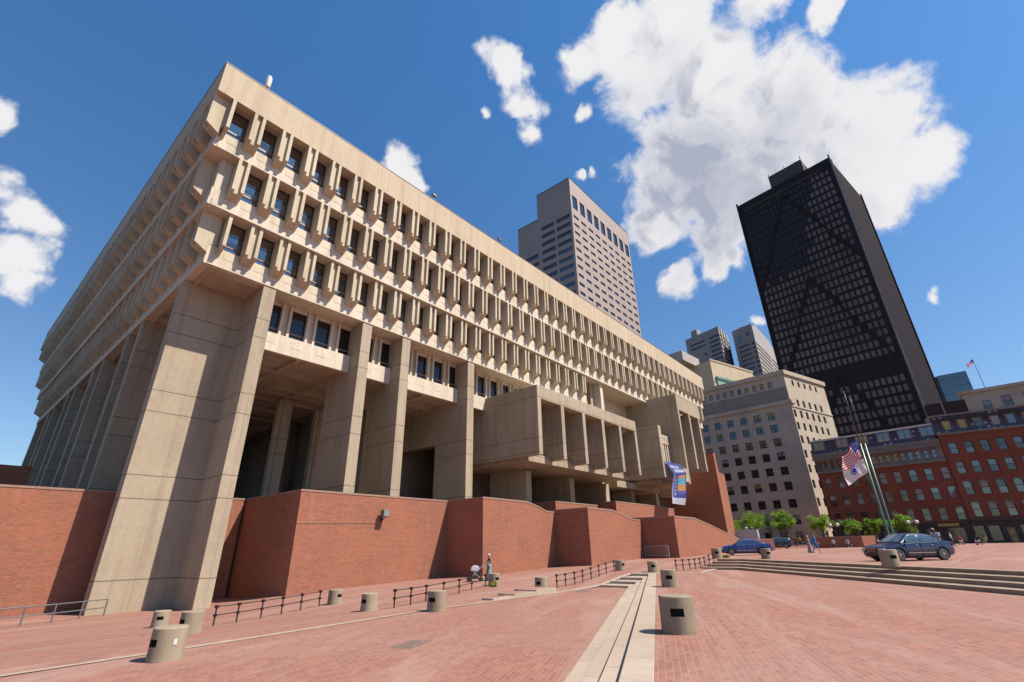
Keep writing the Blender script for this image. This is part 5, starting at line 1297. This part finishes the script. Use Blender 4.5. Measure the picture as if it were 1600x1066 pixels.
        MB().box(-.34*hl, .36*hl, s*(hw*.99), s*(hw+.014), .40, .435).build('side_trim', CHROME, root)
        m = MB(); m.lathe([(.001,-.07),(.07,-.05),(.09,0),(.07,.06),(.001,.08)], 10, (0,0,0), capb=False, capt=False); m.xf(Matrix.Translation((.40*hl, s*(hw+.09), 1.02)) @ Matrix.Diagonal((.8, 1.2, 1, 1))); m.build('mirror', col, root, smooth=True)
        m = MB()   # door seams
        for x in (.395*hl, -.02*hl, -.40*hl): m.box(x-.006, x+.006, s*(hw*.94), s*(hw+.004), .27, .92)
        m.build('door_seam', BLACK, root)
        for x in wx:
            w_ = MB(); prof = [(wr*.70, -.10), (wr*.96, -.11), (wr, -.07), (wr, .07), (wr*.96, .11), (wr*.70, .10)]; w_.lathe(prof, 30, capb=True, capt=True)
            Mx = Matrix.Translation((x, s*(hw-.13), wr)) @ Matrix.Rotation(rad(90)*-s, 4, 'X'); w_.xf(Mx); wo = w_.build('tyre', TYRE, None, smooth=False)
            wh = empty('wheel', (0, 0, 0)); wh.parent = root; wo.parent = wh
            rm = MB(); rm.lathe([(wr*.70, .06), (wr*.71, .115), (wr*.64, .12), (wr*.60, .06)], 30, capb=False, capt=False); rm.lathe([(.001, .125), (.05, .12), (.055, .07)], 14, capb=False, capt=False)
            for q in range(10): a = 2*PI*q/10; rm.tube((.04*math.cos(a), .04*math.sin(a), .10), (wr*.64*math.cos(a), wr*.64*math.sin(a), .105), .020, .014, n=4)
            rm.xf(Mx); ro = rm.build('rim', RIM, wh); dk = MB(); dk.lathe([(.001, .035), (wr*.69, .03)], 20, capb=False, capt=False); dk.xf(Mx).build('brake_disc', BLACK, wh)
    # glass front and rear
    def cross(f, t, lift):
        i = int(np.clip((f-gx[0])/(gx[-1]-gx[0])*24, 0, 23.999)); a = (f-gx[0])/(gx[-1]-gx[0])*24-i
        z = (1-a)*rg[i][4][1]+a*rg[i+1][4][1]; z3 = (1-a)*rg[i][3][1]+a*rg[i+1][3][1]; w_ = ((1-a)*rg[i][3][0]+a*rg[i+1][3][0])*1.04
        return (f*hl+lift*.5, w_*t, z*(1-t*t)+z3*t*t+abs(lift))
    for nm, a, b, lf in (('windscreen', gx[3]+.03, gx[4]-.03, .018), ('rear_window', gx[0]+.03, gx[1]-.02, -.018)):
        m = MB()
        for i in range(7):
            for j in range(9): m.v.append(cross(a+(b-a)*i/6, -.97+1.94*j/8, lf))
        for i in range(6):
            for j in range(8): p = i*9+j; m.f.append((p, p+1, p+10, p+9)); m.m.append(0)
        m.build(nm, CGL, root, smooth=True, fix=False)
    dz = .12 if suv else 0
    for s in (-1, 1):
        m = MB(); m.add([(hl*.93, s*hw*.88, .70+dz), (hl*.985, s*hw*.55, .66+dz), (hl*.99, s*hw*.52, .53+dz), (hl*.945, s*hw*.90, .55+dz)], [(0,1,2,3)]); o = m.build('headlight', HEADL, root, fix=False); q = o.modifiers.new('t', 'SOLIDIFY'); q.thickness = .10; q.offset = 0
        m = MB(); m.add([(-hl*.90, s*hw*.965, .92+dz), (-hl*.985, s*hw*.60, .90+dz), (-hl*.995, s*hw*.62, .72+dz), (-hl*.91, s*hw*.975, .76+dz)], [(0,1,2,3)]); o = m.build('tail_light', REDL, root, fix=False); q = o.modifiers.new('t', 'SOLIDIFY'); q.thickness = .10; q.offset = 0
    m = MB()
    for k in range(5): m.box(hl*.985-.01, hl+.02, -hw*.36, hw*.36, .50+dz+.035*k, .515+dz+.035*k)
    m.box(hl*.985-.02, hl+.012, -hw*.38, hw*.38, .665+dz, .69+dz); m.build('grille', CHROME, root)
    MB().box(hl*.97, hl+.006, -hw*.5, hw*.5, .27, .38).build('air_intake', BLACK, root); MB().box(-hl*1.004-.01, -hl*.985, -.26, .26, .60, .72).build('number_plate', noisy('plain_plate', (.6,.6,.6), .5, .1, 4), root)
    MB().box(-hl*.8, hl*.8, -hw*.8, hw*.8, .14, .24).build('underbody', BLACK, root)
    return root
car((37.9, 1.85, -1.074), rad(136), paint('midnight_blue_paint', (.008,.012,.045)), 'dark blue sedan with chrome trim parked above the plaza steps', 4.62, 1.82, 1.44)
car((54.2, 15.4, T3(54.2)+.0), rad(110), paint('bright_blue_paint', (.012,.035,.19)), 'bright blue sedan parked at the end of the brick walls', 4.7, 1.8, 1.44)
car((90.6, 20.9, T3(90.6)), rad(100), paint('black_green_paint', (.012,.022,.022)), 'dark hatchback parked behind the blue sedan, beside the trees', 4.5, 1.82, 1.62, suv=True)

# ------------------------------------------------------------------ people
MATS = {k: noisy('cloth_'+k, c, .85, .15, 8) for k, c in dict(teal=(.22,.42,.42), black=(.02,.02,.025), yellow=(.70,.50,.02), orange=(.65,.09,.04), blue=(.02,.20,.50), lilac=(.42,.34,.50), white=(.70,.70,.74), palepink=(.60,.42,.58), green=(.10,.20,.14), khaki=(.42,.36,.28), red=(.50,.06,.04), grey=(.22,.22,.24), denim=(.06,.08,.16), shirtblue=(.55,.62,.80)).items()}
SKIN = {'light': noisy('skin_light', (.58,.33,.23), .55, .1, 12), 'dark': noisy('skin_dark', (.16,.08,.05), .55, .1, 12)}
HAIR = {'dark': noisy('hair_dark', (.02,.015,.012), .7, .2, 20), 'grey': noisy('hair_grey', (.35,.33,.32), .7, .2, 20), 'brown': noisy('hair_brown', (.09,.05,.03), .7, .2, 20), 'white': noisy('cap_white', (.72,.72,.76), .8, .1, 20)}
def person(loc, rz, label, top, bottom, skin='light', hair='dark', h=1.72, pose='stand', short_sleeve=True, shorts=False, robe=False, long_hair=False, arms=None, vox=.012, lean=0.0, stride=.28, group=None, shoe='black'):
    k = h/1.72; V = lambda *a: Vector(a)
    J = dict(pel=V(0,0,.94), waist=V(.0,0,1.06), chest=V(.01,0,1.28), neck=V(-.005,0,1.45), head=V(.015,0,1.60))
    for s, n in ((1, 'l'), (-1, 'r')):
        st_ = stride*s*.5
        J['hip'+n] = V(0, .09*s, .92); J['kn'+n] = V(st_*.55+.03, .095*s, .50); J['an'+n] = V(st_*1.0-(.06 if st_ < 0 else 0), .10*s, .085+(.03 if st_ < 0 else 0)); J['toe'+n] = J['an'+n]+V(.17, .02*s, -.05)
        J['sh'+n] = V(-.01, .185*s, 1.40); J['el'+n] = V(-.04-st_*.4, .245*s, 1.12); J['wr'+n] = V(.05-st_*.9, .26*s, .88)
    if pose == 'sit':
        for n, s in (('l', 1), ('r', -1)):
            J['kn'+n] = V(.44, .12*s, .52); J['an'+n] = V(.42, .12*s, .09); J['toe'+n] = V(.60, .13*s, .035); J['hip'+n] = V(.0, .10*s, .50); J['wr'+n] = V(.34, .14*s, .60); J['el'+n] = V(.10, .25*s, .72)
        for q in ('pel', 'waist', 'chest', 'neck', 'head', 'shl', 'shr'): J[q] = J[q]+V(.03*(J[q].z-.9), 0, -.42)
    if arms:
        for q, v in arms.items(): J[q] = V(*v)
    if lean:
        for q in ('waist', 'chest', 'neck', 'head', 'shl', 'shr', 'ell', 'elr', 'wrl', 'wrr'): J[q] = J[q] + V(lean*(J[q].z-.94), 0, -.35*lean*lean*(J[q].z-.94))
    J = {q: v*k for q, v in J.items()}
    cap = []       # p, q, r0, r1, material slot
    mats = [SKIN[skin], MATS[top], MATS[bottom], MATS[shoe], HAIR['dark']]
    def c(a, b, r0, r1, mi): cap.append((a, b, r0*k, r1*k, mi))
    tm = 2 if (robe and bottom != top) else 1
    c(J['pel'], J['waist'], .128, .112, 2 if not robe else 1); c(J['waist'], J['chest'], .115, .125, tm); c(J['chest'], J['neck']-V(0,0,.08*k), .13, .075, tm); c(J['shl'], J['shr'], .065, .065, tm); c(J['hipl'], J['hipr'], .105, .105, 2 if not robe else 1)
    c(J['neck']-V(0,0,.05*k), J['head']-V(.01,0,.05)*k, .052, .052, 0); hd_ = J['head']; c(hd_+V(0,0,-.035)*k, hd_+V(-.005,0,.045)*k, .078, .088, 0); c(hd_+V(.035,0,-.085)*k, hd_+V(.02,0,-.04)*k, .040, .060, 0)
    c(hd_+V(.085,0,-.005)*k, hd_+V(.105,0,-.028)*k, .011, .015, 0)
    for s in (-1, 1): c(hd_+V(-.005,.083*s,-.02)*k, hd_+V(-.01,.088*s,.012)*k, .016, .018, 0); c(hd_+V(.082,.03*s,.006)*k, hd_+V(.084,.032*s,.006)*k, .010, .010, 4)
    c(hd_+V(.083,-.016,-.058)*k, hd_+V(.083,.016,-.058)*k, .007, .007, 4)
    for n, s in (('l', 1), ('r', -1)):
        sh, el, wr_, hp_, kn, an, toe = (J[q+n] for q in ('sh', 'el', 'wr', 'hip', 'kn', 'an', 'toe'))
        c(sh, sh.lerp(el, .55), .058, .050, tm); c(sh.lerp(el, .55), el, .047, .041, 0 if short_sleeve else 1); c(el, wr_, .041, .027, 0 if short_sleeve else 1)
        d = (wr_-el).normalized(); c(wr_, wr_+d*.075*k, .030, .036, 0)
        sd_ = d.cross(V(1,0,0) if abs(d.x) < .9 else V(0,0,1)).normalized(); fwd = sd_.cross(d).normalized()
        for i, (off, ln) in enumerate(((-.030, .068), (-.010, .080), (.010, .076), (.030, .058))):
            b0 = wr_+d*.085*k+fwd*off*k; b1 = b0+d*ln*.55*k+sd_*.008*s*k; b2 = b1+d*ln*.45*k-sd_*.022*s*k; c(b0, b1, .0095, .009, 0); c(b1, b2, .009, .0075, 0)
        t0_ = wr_+d*.03*k+fwd*.034*k; c(t0_, t0_+fwd*.032*k+d*.035*k, .012, .009, 0)
        if robe: pass
        c(hp_, kn, .088, .060, 0 if False else 2); c(kn, an, .055 if not shorts else .052, .040, 0 if shorts else 2); c(an, toe, .046, .034, 3); c(an, an+V(-.05,0,-.03)*k, .045, .04, 3)
        if shorts: c(hp_, hp_.lerp(kn, .92), .098, .078, 2)
    if robe:
        c(J['pel']+V(0,0,.05*k), V(0,0,.55)*k, .15, .19, 1); c(V(0,0,.55)*k, V(0,0,.16)*k, .19, .23, 1)
    if long_hair: c(hd_+V(-.05,0,-.02)*k, J['neck']+V(-.06,0,-.08*k), .07, .05, 4)
    # one skin: overlapping tapered capsules fused by a voxel remesh
    src_ = MB()
    for a, b, r0, r1, mi in cap:
        d = b-a; L_ = d.length; 
        if L_ < 1e-5: b = a+V(0,0,1e-3); d = b-a; L_ = d.length
        u = d.normalized(); prof = [(r0*math.cos(t), -r0*math.sin(t)) for t in (1.45, .9, .4)] + [(r0, 0), (r1, L_)] + [(r1*math.cos(t), L_+r1*math.sin(t)) for t in (.4, .9, 1.45)]
        mm_ = MB().lathe(prof, 12); mm_.xf(Matrix.Translation(a) @ u.to_track_quat('Z', 'Y').to_matrix().to_4x4()); src_.join(mm_)
    o = src_.build('tmp', [SKIN[skin]]); rm = o.modifiers.new('r', 'REMESH'); rm.mode = 'VOXEL'; rm.voxel_size = vox; rm.use_smooth_shade = True
    sm = o.modifiers.new('s', 'SMOOTH'); sm.factor = .5; sm.iterations = 2
    dg = bpy.context.evaluated_depsgraph_get(); dg.update(); me = bpy.data.meshes.new_from_object(o.evaluated_get(dg)); bpy.data.objects.remove(o)
    me.materials.clear(); [me.materials.append(q) for q in mats]
    N = len(me.polygons); ctr = np.empty(N*3); me.polygons.foreach_get('center', ctr); ctr = ctr.reshape(-1, 3)
    best = np.full(N, 9e9); mi_ = np.zeros(N, int)
    for a, b, r0, r1, q in cap:
        a_, b_ = np.array(a), np.array(b); ab = b_-a_; t = np.clip(((ctr-a_)@ab)/max(1e-9, ab@ab), 0, 1); dd = np.linalg.norm(ctr-(a_+t[:,None]*ab), axis=1)-(r0+(r1-r0)*t)
        if q == 4: dd -= .004
        w_ = dd < best; best[w_] = dd[w_]; mi_[w_] = q
    me.polygons.foreach_set('material_index', mi_.astype(np.int32)); me.update()
    body = bpy.data.objects.new('person', me); C.objects.link(body); body.location = loc; body.rotation_euler = (0, 0, rz); tag(body, label, 'person', group)
    hm = MB(); ns, nr = 20, 10
    for j in range(nr+1):
        ph = PI*j/nr*.62
        for i in range(ns):
            t = 2*PI*i/ns; front = max(0, math.cos(t)); p_ = ph*(1-.42*front**2); rr_ = .100*k
            hm.v.append((hd_.x+rr_*1.02*math.sin(p_)*math.cos(t)-.012*k, hd_.y+rr_*.96*math.sin(p_)*math.sin(t), hd_.z+.035*k+rr_*math.cos(p_)))
    for j in range(nr):
        for i in range(ns): hm.f.append((j*ns+i, j*ns+(i+1) % ns, (j+1)*ns+(i+1) % ns, (j+1)*ns+i)); hm.m.append(0)
    ho = hm.build('hair' if hair != 'white' else 'cap', HAIR[hair], body, smooth=True); sd2 = ho.modifiers.new('t', 'SOLIDIFY'); sd2.thickness = .02
    return body
# woman and stroller
wx_, wy_ = 26.35, 24.4; zW = W(wx_, wy_); ang = math.atan2(.45, -1.0)
ang = rad(140)
pw = person((wx_, wy_, zW), ang, 'woman in a black top, long pale teal skirt and white cap pushing a stroller', 'teal', 'black', hair='white', h=1.66, robe=True, arms=dict(ell=(.10,.24,1.13), elr=(.10,-.24,1.13), wrl=(.36,.20,1.04), wrr=(.36,-.20,1.04)), vox=.009)
sx_, sy_ = wx_+.95*math.cos(ang), wy_+.95*math.sin(ang)
st_ = empty('stroller', (sx_, sy_, W(sx_, sy_)), ang, 'white and black baby stroller pushed by the woman in the teal skirt', 'stroller')
m = MB()
for s in (-.26, .26):
    m.tube((-.52, s, .98), (.10, s, .42), .016); m.tube((.10, s, .42), (.42, s, .14), .016); m.tube((-.38, s, .16), (.12, s, .55), .016)
m.tube((-.52, -.26, .98), (-.52, .26, .98), .02); m.tube((-.38, -.26, .16), (-.38, .26, .16), .014); m.tube((.42, -.26, .14), (.42, .26, .14), .014); m.build('frame', noisy('white_frame', (.7,.7,.72), .4, .1, 9), st_)
m = MB(); m.extr([(-.16, .62), (.10, .60)] + [(.0+.34*math.cos(rad(q)), .62+.36*math.sin(rad(q))) for q in range(5, 165, 16)], -.27, .27, lambda a, p, q: (p, a, q)); m.build('hood', noisy('lilac_hood', (.80,.70,.85), .8, .15, 6), st_, bevel=.05)
m = MB(); m.extr([(-.24, .40), (.26, .36), (.34, .52), (.12, .52), (-.05, .56), (-.22, .92), (-.30, .90)], -.25, .25, lambda a, p, q: (p, a, q)); m.build('seat', MATS['black'], st_, bevel=.03)
MB().box(-.3, .25, -.2, .2, .17, .27).build('basket', MATS['black'], st_, bevel=.03)
for x in (-.38, .42):
    for s in (-.29, .29): m = MB(); m.tube((x, s-.02, .13), (x, s+.02, .13), .13, n=18); m.build('wheel', TYRE, st_)
grp = 'people on the upper plaza'
P_ = lambda x, y: (x, y, T3(x))
person(P_(60.0, 10.85), rad(-80), 'woman in a long lilac outfit with a pale headscarf, walking', 'lilac', 'lilac', hair='white', h=1.62, robe=True, short_sleeve=False, vox=.011, group=grp)
person(P_(59.6, 10.2), rad(-85), 'tall person in a bright blue top and shorts, walking', 'blue', 'blue', hair='brown', h=1.82, shorts=True, short_sleeve=False, stride=.5, vox=.011, group=grp, shoe='white')
person(P_(95.5, 18.5), rad(-20), 'person in a yellow T-shirt and dark shorts beside the hatchback', 'yellow', 'black', h=1.75, shorts=True, vox=.014, group=grp, shoe='white')
person(P_(95.5, 17.35), rad(30), 'person in an orange-red T-shirt standing left of the lilac outfit', 'orange', 'black', h=1.7, vox=.014, group=grp)
person(P_(95.8, 19.2), rad(200), 'person in black just left of the yellow T-shirt', 'black', 'black', h=1.68, vox=.014, group=grp)
person((89.95, 13.0, T3(90)-.02), rad(185), 'person in white and dark clothes sitting in front of the brick planter, left one', 'white', 'denim', pose='sit', vox=.014, group=grp)
person((90.1, 11.2, T3(90)-.02), rad(170), 'person in pale blue sitting in front of the brick planter, right one', 'shirtblue', 'denim', pose='sit', vox=.014, group=grp, shoe='white')
person(P_(88.6, 7.3), rad(-95), 'person in dark top and pale pink skirt at the planter end', 'black', 'palepink', h=1.62, vox=.014, group=grp, long_hair=True)
person((40.35, .32, -1.076), rad(150), 'man in a pale shirt leaning over the boot of the dark blue sedan', 'shirtblue', 'black', skin='dark', hair='grey', h=1.76, vox=.009, lean=.42, short_sleeve=True, stride=.3, arms=dict(ell=(.22,.22,1.16), wrl=(.42,.16,1.02), elr=(.22,-.22,1.16), wrr=(.42,-.16,1.02)), group=grp)
person(P_(98.0, -1.6), rad(180), 'person in red and white sitting low by the shopfronts', 'red', 'white', pose='sit', vox=.014, group=grp)
person(P_(98.5, -4.2), rad(165), 'person in a green shirt and khaki shorts by the shopfronts, standing', 'green', 'khaki', h=1.72, shorts=True, vox=.014, group=grp, shoe='white')
person(P_(98.6, -3.5), rad(150), 'person in white trousers sitting left of the green shirt', 'black', 'white', pose='sit', vox=.014, group=grp)
person(P_(104, -9.0), rad(200), 'person in a dark top with pale legs sitting before the shop windows at right', 'grey', 'khaki', pose='sit', vox=.014, group=grp)
person(P_(89.0, -.6), rad(-100), 'person in a white cap crossing behind the man at the sedan boot', 'white', 'denim', hair='grey', h=1.72, vox=.014, group=grp)
for i, (x, y, l) in enumerate(((89.5, 13.0, 'low stone block under the left seated person'), (98.0+.0, -1.6, ''))):
    pass
for (x, y, rz_, lab) in ((90.18, 13.02, 5, 'small stone bench under the left seated person by the planter'), (90.33, 11.17, -10, 'small stone bench under the right seated person by the planter'), (98.15, -1.6, 0, 'small stone bench under the person in red'), (98.75, -3.55, -15, 'small stone bench under the person in white trousers'), (104.2, -8.95, 0, 'small stone bench under the grey-topped seated person')):
    root = empty('stone_bench', (x, y, T3(x)), rad(rz_), lab, 'bench', 'low stone benches'); MB().box(-.2, .25, -.4, .4, .33, .41).build('seat', GREYST, root, bevel=.01)
    for s in (-1, 1): MB().box(-.12, .18, s*.28-.05, s*.28+.05, 0, .33).build('leg', GREYST, root)
